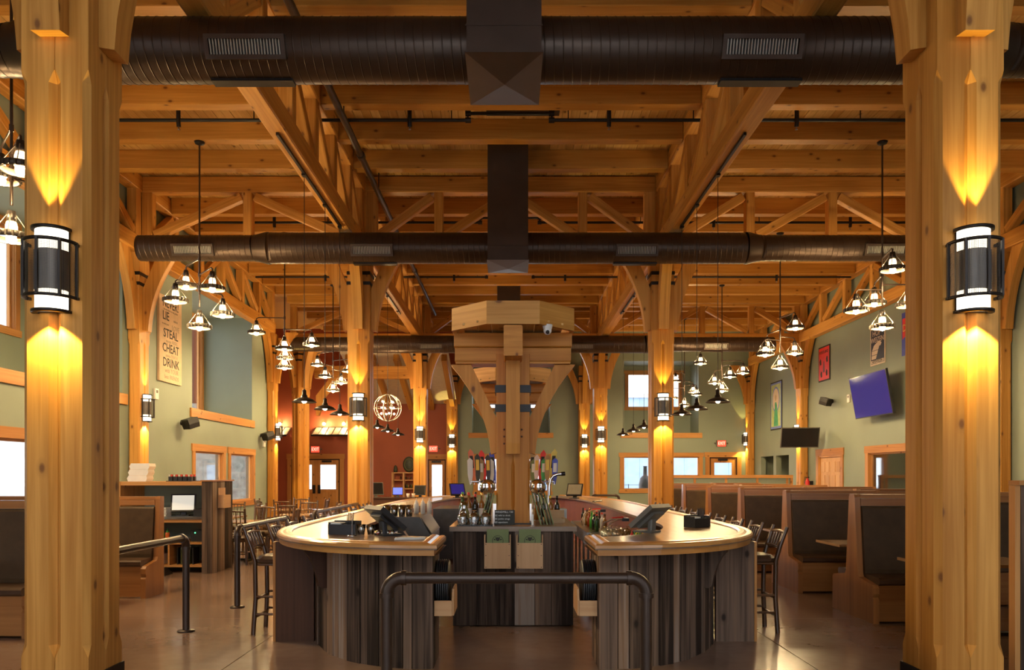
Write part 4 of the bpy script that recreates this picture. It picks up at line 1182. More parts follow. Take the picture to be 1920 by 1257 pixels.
# barn wood partition at the right edge
t = thing('plank_partition', 'tall dark weathered plank partition at right edge', 'partition', (5.0, 6.4, 0))
x = 4.2; k = 0
while x < 6.2:
    w = .15 + .05 * ((k * 7) % 3) / 2
    MB().box((x + .003, 6.36 - .005 * (k % 2), 0), (x + w - .003, 6.44, 1.56), axis=(0, 0, 1)).build('plank', 'barn_wood', t); x += w; k += 1
MB().box((4.17, 6.33, 1.562), (x, 6.47, 1.60)).build('cap', 'trim_wood', t)
MB().box((4.155, 6.36, 0), (4.198, 6.44, 1.56)).build('end_board', 'trim_wood', t)

# low panel wall at the far right
t = thing('low_partition', 'low sage partition with wooden cap beyond the right booths', 'partition', (7.6, 27.3, 0))
MB().box((5.4, 27.2, 0), (9.85, 27.35, 1.52)).build('panel', 'wall_sage', t, uv=False)
MB().box((5.3, 27.15, 1.522), (9.95, 27.40, 1.63)).build('cap', 'trim_wood', t)
MB().box((9.86, 27.17, 0), (9.95, 27.38, 1.52)).build('end_post', 'trim_wood', t)
for xx in (5.44, 6.5, 7.6, 8.7, 9.75): MB().box((xx - .04, 27.18, 0), (xx + .04, 27.199, 1.52)).build('batten', 'trim_wood', t)

# ------------------------------------------------------------------ log stools and chairs
def make_seat(name, label, cat, h, top, group):
    t = thing(name, label, cat, (0, 0, 0), 0, group)
    w = .19
    for y in (-w, w):
        MB().tube([(w + .015, y * 1.08, 0), (w, y, h * .5), (w - .01, y, h - .02)], [.024, .022, .02], 7).build('leg', 'log_wood', t, world=False)
        MB().tube([(-w - .02, y * 1.08, 0), (-w, y, h * .5), (-w - .005, y, h), (-w - .05, y * 1.03, h + .16), (-w - .12, y * 1.06, top)], [.025, .024, .024, .023, .02], 7).build('leg', 'log_wood', t, world=False)
    s = MB(); c = .06
    ring = [(-.2, -.2 + c), (-.2 + c, -.2), (.21 - c, -.215), (.21, -.215 + c), (.21, .215 - c), (.21 - c, .215), (-.2 + c, .2), (-.2, .2 - c)]
    vs = [(x, y, h - .01) for x, y in ring] + [(x * 1.03, y * 1.03, h + .025) for x, y in ring] + [(x * .86, y * .86, h + .055) for x, y in ring]
    fs = [tuple(range(7, -1, -1)), tuple(range(16, 24))] + [(j * 8 + i, j * 8 + (i + 1) % 8, j * 8 + 8 + (i + 1) % 8, j * 8 + 8 + i) for j in range(2) for i in range(8)]
    s.add(vs, fs, (1, 0, 0)).build('seat', 'leather_seat', t, world=False)
    MB().bar((-.19, 0, h - .03), (.19, 0, h - .03), .38, .03).build('seat_frame', 'log_wood', t, world=False)
    bx = lambda z: -w - .05 - .07 * (z - h - .16) / max(.05, top - h - .16)
    zt, zl = top - .06, h + .14
    for z, nme in ((zt, 'top_rail'), (zl, 'lower_rail')):
        MB().tube([(bx(z), -w * 1.05, z), (bx(z) - .015, 0, z + .008), (bx(z), w * 1.05, z)], .017, 6).build(nme, 'log_wood', t, world=False)
    for k in range(4):
        y = -.115 + .0767 * k
        MB().tube([(bx(zl) - .008, y, zl), (bx(zt) - .008, y, zt)], .010, 5).build('spindle', 'log_wood', t, world=False)
    zs = (h * .24, h * .48) if h > .6 else (h * .42,)
    for z in zs:
        for y in (-w, w): MB().tube([(-w, y * 1.04, z + .03), (w, y * 1.04, z + .03)], .014, 6).build('stretcher', 'log_wood', t, world=False)
        for x in (-w, w): MB().tube([(x, -w, z), (x, w, z)], .014, 6).build('stretcher', 'log_wood', t, world=False)
    return t
s0 = None
for s, side in ((-1, 'left'), (1, 'right')):
    for k in range(10):
        lb = 'dark log bar stool with padded seat at %s bar, %s from front' % (side, ORD[k])
        x, y = (-2.43, 8.16 + .76 * k) if s < 0 else (2.58, 8.26 + .76 * k)
        if s0 is None: s0 = make_seat('bar_stool', lb, 'bar stool', .75, 1.10, 'log bar stools'); s0.location = (x, y, 0)
        else: dup(s0, lb, (x, y, 0), 0 if s < 0 else math.pi)
ch0 = None
tabs = [(-5.0, 14.9), (-4.75, 17.4), (-6.2, 16.6), (-5.6, 19.9)]
tn = ['nearest left dining table', 'dining table beside second left column', 'dining table by left wall', 'farthest left dining table']
dt0 = None
for k, (x, y) in enumerate(tabs):
    lb = 'square wooden ' + tn[k]
    if dt0 is None:
        dt0 = thing('dining_table', lb, 'table', (x, y, 0), 0, 'dining tables')
        MB().bar((-.42, 0, .735), (.42, 0, .735), .84, .035, .006).build('table_top', 'table_wood', dt0, world=False)
        MB().tube([(0, 0, .03), (0, 0, .715)], .045, 10).build('pedestal', 'black_metal', dt0, world=False)
        for a in (0, 90):
            c, s_ = math.cos(R(a)), math.sin(R(a))
            MB().bar((-.3 * c, -.3 * s_, .016 + .001 * a / 90), (.3 * c, .3 * s_, .016 + .001 * a / 90), .06, .03).build('foot', 'black_metal', dt0, world=False)
    else: dup(dt0, lb, (x, y, 0))
    for (dx, dy, a, wd) in ((.60, 0, 180, 'right'), (-.60, 0, 0, 'left'), (0, -.60, 90, 'near'), (0, .60, -90, 'far')):
        lb = 'dark log dining chair at %s side of %s' % (wd, tn[k])
        if ch0 is None: ch0 = make_seat('dining_chair', lb, 'chair', .46, 1.03, 'log dining chairs'); ch0.location = (x + dx, y + dy, 0); ch0.rotation_euler = (0, 0, R(a))
        else: dup(ch0, lb, (x + dx, y + dy, 0), R(a))

# ------------------------------------------------------------------ order terminals
def make_terminal(label, loc, heading, mats=('plastic_black', 'screen_black', 'plastic_black'), tilt=38, w=.38, h=.32, name='order_terminal', group='order terminals'):
    """touch terminal; its screen faces local +x and tips up by tilt"""
    t = thing(name, label, 'terminal', loc, heading, group)
    a = R(tilt); nrm = Vector((math.cos(a), 0, math.sin(a))); up = Vector((-math.sin(a), 0, math.cos(a)))
    c = Vector((-.02, 0, .08 + h * .5 * math.cos(a)))
    def slab(o0, o1, hw, hh, dz=0):
        vs = [c + nrm * o + Vector((0, y, 0)) + up * (z + dz) for o in (o0, o1) for (y, z) in ((-hw, -hh), (hw, -hh), (hw, hh), (-hw, hh))]
        return MB().add(vs, [(0, 3, 2, 1), (4, 5, 6, 7), (0, 1, 5, 4), (1, 2, 6, 5), (2, 3, 7, 6), (3, 0, 4, 7)], (0, 1, 0))
    slab(-.045, 0, w / 2, h / 2).build('housing', mats[0], t, world=False)
    slab(.001, .006, w / 2 - .025, h / 2 - .025).build('screen', mats[1], t, world=False)
    slab(-.075, -.046, w * .28, h * .36, -.02).build('rear_cover', mats[2], t, world=False)
    MB().box((-.10, -.10, 0), (.10, .10, .018)).build('base', mats[2], t, world=False)
    MB().bar((-.05, 0, .015), tuple(c - nrm * .06), .10, .05, up=(1, 0, 0)).build('neck', mats[2], t, world=False)
    return t
CT = 1.0695
make_terminal('dark order terminal leaning on left counter front', (-1.16, 7.38, CT), R(35), tilt=50)
make_terminal('beige backed order terminal on right counter front', (1.38, 7.78, CT), R(140), ('plastic_grey', 'screen_black', 'plastic_grey'), tilt=50)
make_terminal('dark order terminal at far end of left bar', (-1.28, 19.0, CT - .07 + .07), R(-70), tilt=30, mats=('plastic_black', 'screen_blue', 'plastic_black'))
make_terminal('greenish order terminal at far end of right bar', (1.55, 18.6, CT), R(-110), tilt=30, mats=('plastic_black', 'plastic_beige', 'plastic_black'))

# ------------------------------------------------------------------ bar ware
def bottle(label, loc, mat, h=.30, r=.037, cap='black_metal', group=None, name='bottle', lab=None):
    t = thing(name, label, 'bottle', loc, 0, group)
    MB().lathe([(.002, 0), (r, .004), (r, h * .56), (r * .8, h * .66), (r * .36, h * .75), (r * .34, h * .93), (r * .4, h * .93), (r * .4, h * .95), (.002, h * .95)], (0, 0, 0), 10).build('body', mat, t, world=False)
    MB().lathe([(r * .42, h * .9), (r * .42, h), (.002, h)], (0, 0, 0), 8).build('cap', cap, t, world=False)
    if lab: MB().lathe([(r * 1.01, h * .18), (r * 1.01, h * .46)], (0, 0, 0), 10).build('paper_label', lab, t, world=False)
    return t
def squeeze(label, loc, mat, cap, group): 
    t = thing('squeeze_bottle', label, 'bottle', loc, 0, group)
    MB().lathe([(.002, 0), (.034, .003), (.036, .13), (.03, .155), (.002, .158)], (0, 0, 0), 10).build('body', mat, t, world=False)
    MB().lathe([(.026, .156), (.024, .175), (.008, .19), (.005, .225), (.001, .226)], (0, 0, 0), 8).build('nozzle', cap, t, world=False)
    return t
GL = {}
GL['tumbler'] = MB().lathe([(.028, .0), (.031, .003), (.040, .135), (.037, .135), (.029, .01), (.001, .01)], (0, 0, 0), 12).mesh('tumbler', 'drink_glass', uv=False)
GL['goblet'] = MB().lathe([(.034, 0), (.046, .05), (.042, .085), (.02, .105), (.005, .115), (.005, .18), (.03, .19), (.032, .193)], (0, 0, 0), 14).mesh('goblet', 'drink_glass', uv=False)
GL['snifter'] = MB().lathe([(.048, 0), (.058, .06), (.050, .10), (.022, .125), (.006, .13), (.006, .145), (.034, .15)], (0, 0, 0), 14).mesh('snifter', 'drink_glass', uv=False)
GL['pint'] = MB().lathe([(.030, .0), (.033, .003), (.044, .15), (.041, .15), (.031, .01), (.001, .01)], (0, 0, 0), 12).mesh('pint', 'drink_glass', uv=False)
def glassware(kind, loc, label, group):
    o = link(kind, GL[kind], None, loc=loc); return tag(o, label, 'glass', group)
IT += .001
# island: inverted glasses on a bar mat
bm_ = thing('bar_mat', 'black rubber bar mat under upturned glasses', 'mat', (-.4, 8.62, IT))
MB().box((-.58, 8.42, IT), (-.19, 8.67, IT + .008)).build('sheet', 'plastic_black', bm_)
for k in range(14): MB().box((-.575 + k * .028, 8.425, IT + .0082), (-.565 + k * .028, 8.665, IT + .014)).build('rib', 'plastic_black', bm_)
k = 0
for j in range(2):
    for i in range(3):
        glassware('snifter', (-.52 + i * .125, 8.485 + j * .122, IT + .0145), 'upturned stemmed beer glass on black bar mat', 'upturned glasses on island'); k += 1
tag(MB().lathe([(.002, 0), (.055, .003), (.06, .13), (.035, .19), (.05, .25), (.048, .25), (.033, .19), (.058, .13), (.05, .01), (.002, .01)], (-.52, 8.80, IT), 14).build('carafe', 'drink_glass', uv=False), 'clear glass carafe behind the upturned glasses', 'carafe')
bl = [('bottle_green', 'gold'), ('amber', 'red_plastic'), ('bottle_dark', 'red_plastic'), ('amber', 'gold'), ('bottle_dark', 'black_metal'), ('bottle_green', 'green_plastic'), ('bottle_dark', 'red_plastic'), ('amber', 'black_metal'), ('bottle_dark', 'gold'), ('bottle_green', 'black_metal')]
for i, (m, c) in enumerate(bl):
    x, y = -.57 + (i % 5) * .078, 9.22 + (i // 5) * .12
    bottle('%s bottle with %s neck, %s along the left %s row on island' % ({'bottle_green': 'green', 'amber': 'amber', 'bottle_dark': 'black'}[m], {'gold': 'gold', 'red_plastic': 'red', 'black_metal': 'black', 'green_plastic': 'green'}[c], ORD[i % 5], ['front', 'rear'][i // 5]), (x, y, IT), m, .33 + .02 * (i % 2), .036, c, 'bottles on the island', lab='paper' if i % 2 else None)
for i, (m, c) in enumerate((('amber', 'gold'), ('bottle_dark', 'gold'), ('amber', 'yellow_plastic'), ('bottle_dark', 'black_metal'))):
    bottle('%s bottle with %s cap right of the island post, %s one' % ({'amber': 'amber', 'bottle_dark': 'black'}[m], {'gold': 'gold', 'yellow_plastic': 'yellow', 'black_metal': 'black'}[c], ORD[i]), (.33 + .085 * i, 9.55 + .05 * (i % 2), IT), m, .30, .036, c, 'bottles on the island')
# leaning menus either side of the post
for s, side, xs_ in ((-1, 'left', (-.285, -.315, -.345)), (1, 'right', (.345, .38, .415, .45, .485))):
    for k, x in enumerate(xs_):
        lean = .10 * (1 if s < 0 else -1)
        vs = [(x, 8.70, IT), (x + .012, 8.70, IT), (x + .012, 8.94, IT), (x, 8.94, IT)]
        vs2 = [(a + lean, b, IT + .355) for a, b, c in vs]
        m = MB().add(vs + vs2, [(3, 2, 1, 0), (4, 5, 6, 7), (0, 1, 5, 4), (1, 2, 6, 5), (2, 3, 7, 6), (3, 0, 4, 7)], (0, 0, 1)).build('menu', 'menu_dark' if k % 2 else 'menu_green')
        tag(m, 'tall green menu leaning on %s of island post, %s outward' % (side, ORD[k]), 'menu', 'menus leaning on post')
cb = thing('chalk_sign', 'small black chalk price board against the island post', 'sign', (-.08, 8.66, IT))
MB().box((-.17, 8.655, IT), (.055, 8.672, IT + .165)).build('board', 'ink', cb)
for j, tx in enumerate(('WINDMILL / 50', '$2 wild to drink', '$5 jumbo wings', '$3 appetizers')):
    text('lettering', tx, .026 if j else .03, 'chalk', cb, (-.165, 8.6535, IT + .142 - j * .038), (R(90), 0, 0), .0005, 'LEFT')
tag(MB().box((.24, 8.60, IT), (.262, 8.606, IT + .12), axis=(0, 0, 1)).build('receipt', 'paper'), 'white paper slip beside the right menus', 'paper')
# beer drums with tap handles
for s, side in ((-1, 'left'), (1, 'right')):
    xc = .035 + s * .33
    t = thing('beer_tower', 'chrome drum beer tower on %s of island' % side, 'beer tower', (xc, 11.0, IT), group='beer towers')
    m = Matrix.Rotation(R(-90), 3, 'X')
    MB().lathe([(.002, -.0), (.06, -.0), (.09, .02), (.10, .06), (.10, 1.9), (.002, 1.9)], (xc, 9.95, IT + .40), 18, mat=m).build('drum', 'chrome', t)
    MB().lathe([(.103, .05), (.108, .05), (.108, .08), (.103, .08)], (xc, 9.95, IT + .40), 18, mat=m).build('band', 'black_metal', t)
    for y in (10.3, 11.5): MB().tube([(xc, y, IT), (xc, y, IT + .32)], .045, 10).build('leg', 'chrome', t)
    hm = ['paper', 'orange_plastic', 'oval_dark', 'kraft', 'poster_red', 'plastic_black', 'paper', 'blue_plastic'] if s < 0 else ['blue_plastic', 'yellow_plastic', 'kraft', 'green_plastic', 'poster_red', 'paper', 'menu_green', 'kraft']
    for k in range(8):
        y = 10.06 + k * .13; hxx = xc + s * (.215 - .043 * k)
        f = MB().tube([(xc + s * .02, y, IT + .47), (hxx, y, IT + .47), (hxx, y - .0, IT + .43)], .014, 6).build('faucet', 'chrome', t)
        l = .06 if k % 3 == 1 else .015
        q = lambda u, v, w_: (hxx + u + l * v * s * 2.0, y + w_, IT + .44 + v)
        h = .34 + .06 * ((k * 5) % 3)
        MB().prism([(-.014, 0), (.014, 0), (.034, h * .35), (.036, h * .9), (.0, h), (-.036, h * .9), (-.034, h * .35)], q, -.011, .011).build('tap_handle', hm[k], f)
        MB().prism([(-.022, h * .45), (.022, h * .45), (.022, h * .8), (-.022, h * .8)], q, -.013, -.0115).build('badge', ['paper', 'ink', 'yellow_plastic'][k % 3], f)
t = thing('gooseneck_tap', 'tall curved chrome tap at right of the island', 'tap', (.55, 9.8, IT))
MB().tube([(.50, 9.8, IT), (.50, 9.8, IT + .42), (.515, 9.8, IT + .50), (.55, 9.8, IT + .545), (.60, 9.8, IT + .565), (.66, 9.8, IT + .57)], .020, 10).build('pipe', 'chrome', t)
MB().tube([(.65, 9.8, IT + .57), (.70, 9.8, IT + .575)], .026, 8).build('knob', 'black_metal', t)
MB().lathe([(.06, 0), (.055, .02), (.02, .03)], (.50, 9.8, IT), 12).build('flange', 'chrome', t)
cr = thing('wooden_tray', 'shallow wooden box at right of island top', 'box', (.52, 9.1, IT))
MB().box((.40, 8.98, IT), (.64, 9.34, IT + .012)).build('base', 'kraft', cr)
for (a, b, c, d) in ((.40, .64, 8.98, 8.992), (.40, .64, 9.328, 9.34), (.40, .412, 8.992, 9.328), (.628, .64, 8.992, 9.328)): MB().box((a, c, IT + .012), (b, d, IT + .05)).build('side', 'kraft', cr)
tag(MB().box((.42, 9.38, IT), (.66, 9.46, IT + .13)).build('carton', 'kraft'), 'small brown carton behind the wooden box', 'carton')
tk = tag(MB().tube([(.48, 9.05, IT + .017), (.56, 9.18, IT + .016), (.52, 9.30, IT + .017)], .004, 5).build('tongs', 'steel'), 'thin steel tongs lying in the wooden box', 'tongs')

# counter: caddies, cups, jars
def caddy(label, loc, rz, mat='plastic_black'):
    t = thing('bar_caddy', label, 'caddy', loc, rz, 'bar caddies')
    for (a, b, c, d, z) in ((-.14, .14, -.075, -.068, .10), (-.14, .14, .068, .075, .13), (-.14, -.133, -.068, .068, .12), (.133, .14, -.068, .068, .12), (-.003, .003, -.068, .068, .11)):
        MB().box((a, c, 0), (b, d, z)).build('wall', mat, t, world=False)
    MB().box((-.132, -.067, 0), (.132, .067, .006)).build('floor_plate', mat, t, world=False)
    MB().box((-.12, -.06, .0065), (-.02, .055, .115)).build('napkins', 'paper', t, world=False)
    for k in range(9): MB().tube([(.03 + .012 * (k % 5), -.02 + .03 * (k // 5), .007), (.035 + .016 * (k % 5), -.02 + .035 * (k // 5), .19 + .01 * (k % 3))], .004, 5).build('straw', 'plastic_black', t, world=False)
    return t
caddy('black bar caddy with straws and napkins on left counter', (-1.60, 7.50, CT), R(-12), 'plastic_black')
caddy('black bar caddy with straws on right counter bend', (2.07, 8.55, CT), R(40), 'plastic_black')
for k, x in enumerate((-1.425, -1.335)):
    t = thing('plastic_cup', 'clear short cup of %s beside the left caddy' % ['sugar packets', 'picks'][k], 'cup', (x, 7.42, CT), group='short cups')
    MB().lathe([(.002, 0), (.030, .002), (.045, .10), (.042, .10), (.028, .008), (.002, .008)], (0, 0, 0), 12).build('wall', 'drink_glass', t, world=False, uv=False)
    MB().lathe([(.027, .012), (.036, .06), (.002, .065)], (0, 0, 0), 10).build('contents', ['paper', 'kraft'][k], t, world=False)
t = thing('receipt_spike', 'upright thin receipt spike on left counter', 'spike', (-1.49, 7.30, CT))
MB().lathe([(.045, 0), (.045, .006), (.006, .010)], (-1.49, 7.30, CT), 12).build('base', 'chrome', t); MB().tube([(-1.49, 7.30, CT + .01), (-1.49, 7.30, CT + .17)], .0025, 5).build('pin', 'chrome', t)
for k in range(4):
    t = thing('shot_jar', 'tiny clear jar %s in a line beside the cups' % ORD[k], 'jar', (-1.25 + k * .045, 7.34 - .01 * (k % 2), CT), group='tiny jars')
    MB().lathe([(.002, 0), (.017, .002), (.019, .05), (.002, .05)], (0, 0, 0), 10).build('body', 'drink_glass', t, world=False, uv=False)
    MB().lathe([(.002, .008), (.014, .008), (.015, .03), (.002, .03)], (0, 0, 0), 8).build('contents', ['red_plastic', 'paper', 'kraft', 'paper'][k], t, world=False)
tw = MB()
for i in range(10): pass
vs = []
for i in range(12):
    a = i / 11; x = -1.02 + .26 * a; y = 6.86 + .10 * a + .02 * math.sin(a * 6)
    for o, z in ((-.035, 0), (-.03, .014), (.03, .016), (.035, 0)): vs.append((x, y + o, CT + z + .006 * abs(math.sin(a * 9)) * (z > 0)))
tag(tw.add(vs, [(i * 4 + k, i * 4 + k + 1, i * 4 + 5 + k, i * 4 + 4 + k) for i in range(11) for k in range(3)], (1, 0, 0), smooth=True).build('bar_towel', 'cloth_white'), 'folded white bar towel near left counter end', 'towel')
tag(MB().bar((1.75, 16.2, CT + .012), (2.0, 16.9, CT + .012), .05, .02).build('knife_strip', 'plastic_black'), 'dark flat strip lying on far right counter', 'strip')

# under bar equipment
def steel_bench(label, x0, x1, y0, y1, z=.74):
    t = thing('steel_bench', label, 'bench', ((x0 + x1) / 2, (y0 + y1) / 2, 0), group='steel under bar benches')
    MB().box((x0, y0, z - .03), (x1, y1, z)).build('top', 'steel', t)
    MB().box((x0, y0, z - .20), (x0 + .015 if x0 > 0 else x0, y1, z - .031)).build('apron', 'steel', t) if x0 > 0 else MB().box((x1 - .015, y0, z - .20), (x1, y1, z - .031)).build('apron', 'steel', t)
    for x in (x0 + .03, x1 - .03):
        for y in [y0 + .05 + k * (y1 - y0 - .1) / 4 for k in range(5)]: MB().tube([(x, y, 0), (x, y, z - .03)], .018, 8).build('leg', 'steel', t)
    return t
steel_bench('steel under bar bench crowded with glasses on right side', 1.24, 1.72, 9.0, 12.0)
steel_bench('steel under bar bench with bottles at far right', 1.20, 1.70, 12.1, 15.2)
steel_bench('steel under bar bench on left side', -1.66, -1.22, 8.75, 9.75)
BZ = .7405
n = 0
for j in range(4):
    for i in range(9):
        glassware('pint' if (i + j) % 3 else 'goblet', (1.32 + .1 * j + random.uniform(-.004, .004), 9.9 + .118 * i + random.uniform(-.006, .006), BZ), 'clear bar glass crowded on right steel bench', 'glasses on right bench')
cols = [('sauce', 'green_plastic'), ('sauce', 'yellow_plastic'), ('amber', 'green_plastic'), ('green_plastic', 'green_plastic'), ('bottle_dark', 'red_plastic'), ('paper', 'yellow_plastic')]
cname = {'sauce': 'red', 'amber': 'amber', 'green_plastic': 'green', 'bottle_dark': 'black', 'paper': 'white', 'yellow_plastic': 'yellow', 'red_plastic': 'red'}
for k in range(6):
    m, c = cols[k]
    squeeze('%s sauce bottle with %s nozzle near front of right bench' % (cname[m], cname[c]), (1.50 + .08 * (k % 2), 9.10 + .10 * k, BZ), m, c, 'sauce bottles')
for k in range(14):
    m, c = [('bottle_green', 'red_plastic'), ('amber', 'black_metal'), ('bottle_dark', 'gold'), ('paper', 'red_plastic'), ('green_plastic', 'green_plastic'), ('bottle_dark', 'black_metal'), ('sauce', 'gold')][k % 7]
    bottle('%s liquor bottle with pourer on far right bench, %s %s row' % ({'bottle_green': 'dark green', 'amber': 'amber', 'bottle_dark': 'black', 'paper': 'white', 'green_plastic': 'bright green', 'sauce': 'red'}[m], ORD[k // 2], ['aisle', 'wall'][k % 2]), (1.38 + .13 * (k % 2), 12.3 + .38 * (k // 2), BZ), m, .28, .036, c, 'liquor bottles right')
gt = thing('garnish_tray', 'white lidded garnish tray at front of right bench', 'tray', (1.36, 9.25, BZ))
MB().box((1.28, 9.04, BZ), (1.44, 9.46, BZ + .07)).build('body', 'plastic_beige', gt)
for k in range(4): MB().box((1.285, 9.05 + k * .105, BZ + .071), (1.435, 9.145 + k * .105, BZ + .085)).build('lid', 'plastic_white', gt)
for (y, nme) in ((10.9, 'nearer'), (13.6, 'farther')):
    t = thing('soda_gun', 'soda gun with red grip and pale hose, %s of two under right counter' % nme, 'soda gun', (1.45, y, BZ), group='soda guns')
    for dx in (0, .09):
        MB().tube([(1.30 + dx, y, BZ + .014), (1.27 + dx, y, BZ + .12), (1.33 + dx, y + .05, BZ + .22), (1.45 + dx, y + .1, BZ + .27), (1.56 + dx * .6, y + .14, BZ + .275)], .013, 8).build('hose', 'hose', t)
    MB().tube([(1.46, y + .12, BZ + .275), (1.62, y + .18, BZ + .285)], .024, 8).build('grip', 'red_plastic', t)
    MB().box((1.60, y + .12, BZ + .24), (1.70, y + .28, BZ + .285)).build('holster', 'plastic_black', t)
ct = thing('ice_cabinet', 'dark steel cabinet with sloped front under left counter', 'cabinet', (-1.36, 10.4, 0))
MB().prism([(-1.66, .12), (-1.02, .12), (-1.02, .86), (-1.16, 1.10), (-1.66, 1.10)], lambda u, v, q: (u, q, v), 9.95, 11.2).build('body', 'dark_steel', ct)
MB().prism([(-1.012, .875), (-1.007, .885), (-1.145, 1.09), (-1.150, 1.08)], lambda u, v, q: (u, q, v), 10.0, 11.15).build('window', 'plastic_grey', ct)
for (x, y) in ((-1.6, 10.0), (-1.08, 10.0), (-1.6, 11.1), (-1.08, 11.1)): MB().tube([(x, y, 0), (x, y, .12)], .025, 8).build('foot', 'dark_steel', ct)
for k in range(8): glassware('pint', (-1.60 + .095 * (k % 4), 10.05 + .1 * (k // 4), 1.1005), 'clear pint glass standing on the dark ice cabinet', 'glasses on ice cabinet')
for k in range(3): squeeze('white squeeze bottle %s on the ice cabinet' % ORD[k], (-1.30 + .09 * k, 10.75, 1.1005), 'plastic_white', 'plastic_white', 'white squeeze bottles')
for k in range(10):
    m, c = [('paper', 'yellow_plastic'), ('yellow_plastic', 'yellow_plastic'), ('blue_plastic', 'yellow_plastic'), ('bottle_dark', 'red_plastic'), ('paper', 'black_metal')][k % 5]
    bottle('%s bottle on left steel bench, %s %s row' % ({'paper': 'white', 'yellow_plastic': 'yellow', 'blue_plastic': 'blue', 'bottle_dark': 'black'}[m], ORD[k // 2], ['aisle', 'wall'][k % 2]), (-1.56 + .16 * (k % 2), 8.85 + .17 * (k // 2), BZ), m, .25, .040, c, 'bottles on left bench')
t = thing('soda_gun', 'soda gun with red grip and steel hose under left counter', 'soda gun', (-1.45, 9.6, BZ), group='soda guns')
MB().tube([(-1.30, 9.62, BZ + .014), (-1.27, 9.62, BZ + .14), (-1.34, 9.62, BZ + .24), (-1.47, 9.64, BZ + .28)], .013, 8).build('hose', 'hose', t)
MB().tube([(-1.44, 9.63, BZ + .28), (-1.60, 9.66, BZ + .285)], .024, 8).build('grip', 'red_plastic', t)
dr = thing('drawer_cabinet', 'pale blue steel drawer cabinet at far side of aisle', 'cabinet', (.95, 15.8, 0))
MB().box((.62, 15.6, .05), (1.15, 16.2, .95)).build('body', 'steel', dr)
for k in range(4): 
    d_ = MB().box((.64, 15.585, .10 + k * .21), (1.13, 15.599, .29 + k * .21)).build('drawer', 'siding_pale', dr)
    MB().box((.78, 15.57, .24 + k * .21), (1.0, 15.584, .255 + k * .21)).build('handle', 'black_metal', d_)
t = thing('back_cabinet', 'dark cooler cabinet at far left end of the aisle', 'cabinet', (-1.0, 15.6, 0))
MB().box((-1.45, 14.6, .05), (-.85, 16.2, 1.0)).build('body', 'dark_steel', t)
for k in range(2): d_ = MB().box((-.849, 14.65 + k * .78, .12), (-.835, 15.38 + k * .78, .95)).build('door', 'plastic_black', t); MB().box((-.834, 14.72 + k * .78, .55), (-.81, 14.75 + k * .78, .85)).build('handle', 'steel', d_)

# ------------------------------------------------------------------ server station on the left
st = thing('server_station', 'server station with shelves and weathered plank side on left', 'station', (-5.7, 13.3, 0))
for k in range(5): MB().box((-4.985, 12.88 + k * .185, 0), (-4.95, 13.06 + k * .185, 1.53), axis=(0, 0, 1)).build('plank', 'barn_wood', st)
MB().box((-5.12, 12.85, 0), (-5.035, 12.878, 1.53), axis=(0, 0, 1)).build('plank', 'barn_wood', st); MB().box((-5.03, 12.85, 0), (-4.95, 12.878, 1.53), axis=(0, 0, 1)).build('plank', 'barn_wood', st)
MB().box((-5.12, 12.88, 0), (-4.99, 13.80, 1.53)).build('core', 'booth_wood', st)
MB().box((-5.14, 12.83, 1.532), (-4.93, 13.83, 1.555)).build('side_cap', 'booth_wood', st)
MB().box((-6.5, 13.76, 0), (-5.125, 13.80, 1.46)).build('back_panel', 'wall_sage', st, uv=False)
MB().box((-6.5, 12.92, 1.465), (-5.125, 13.80, 1.53)).build('top_shelf', 'trim_wood', st)
MB().box((-6.5, 12.90, .90), (-5.125, 13.755, .935)).build('counter', 'steel', st)
MB().box((-6.5, 12.92, .845), (-5.125, 12.95, .898)).build('counter_edge', 'trim_wood', st)
for z in (.48, .10): MB().box((-6.5, 12.92, z), (-5.125, 13.755, z + .03)).build('shelf', 'trim_wood', st)
MB().box((-5.72, 12.93, .131), (-5.69, 13.75, .478)).build('divider', 'trim_wood', st)
MB().box((-6.53, 12.90, 0), (-6.50, 13.80, 1.53)).build('side_panel', 'trim_wood', st)
mh = thing('menu_holder', 'pale cedar menu box on side of the server station', 'menu box', (-4.9, 13.3, 1.15), group='menu boxes')
MB().box((-4.947, 13.1, 1.08), (-4.935, 13.42, 1.42)).build('back_board', 'box_wood', mh); MB().box((-4.855, 13.1, 1.08), (-4.843, 13.42, 1.30)).build('front_board', 'box_wood', mh)
for y in (13.1, 13.408): MB().box((-4.934, y, 1.08), (-4.856, y + .012, 1.30)).build('side_board', 'box_wood', mh)
MB().box((-4.934, 13.113, 1.08), (-4.856, 13.407, 1.092)).build('bottom_board', 'box_wood', mh)
make_terminal('grey screened order terminal in the server station', (-5.62, 13.3, .9355), R(-75), ('plastic_black', 'monitor_grey', 'plastic_black'), tilt=18, w=.40, h=.31)
tag(MB().box((-5.36, 13.1, .9355), (-5.16, 13.45, 1.06)).build('receipt_printer', 'plastic_black'), 'black receipt printer in the server station', 'printer')
for k in range(7):
    t = tag(MB().bar((-5.98, 13.15, .9465 + k * .021), (-5.80, 13.15 + .004 * (k % 3), .9465 + k * .021), .22, .018, .006).build('folded_napkin', 'cloth_white'), 'folded white napkin in stack beside station terminal', 'napkin', 'stacked napkins')
tr_ = tag(MB().box((-5.78, 13.0, 1.5305), (-5.35, 13.35, 1.542)).build('cup_tray', 'plastic_black'), 'flat black tray on top of server station', 'tray')
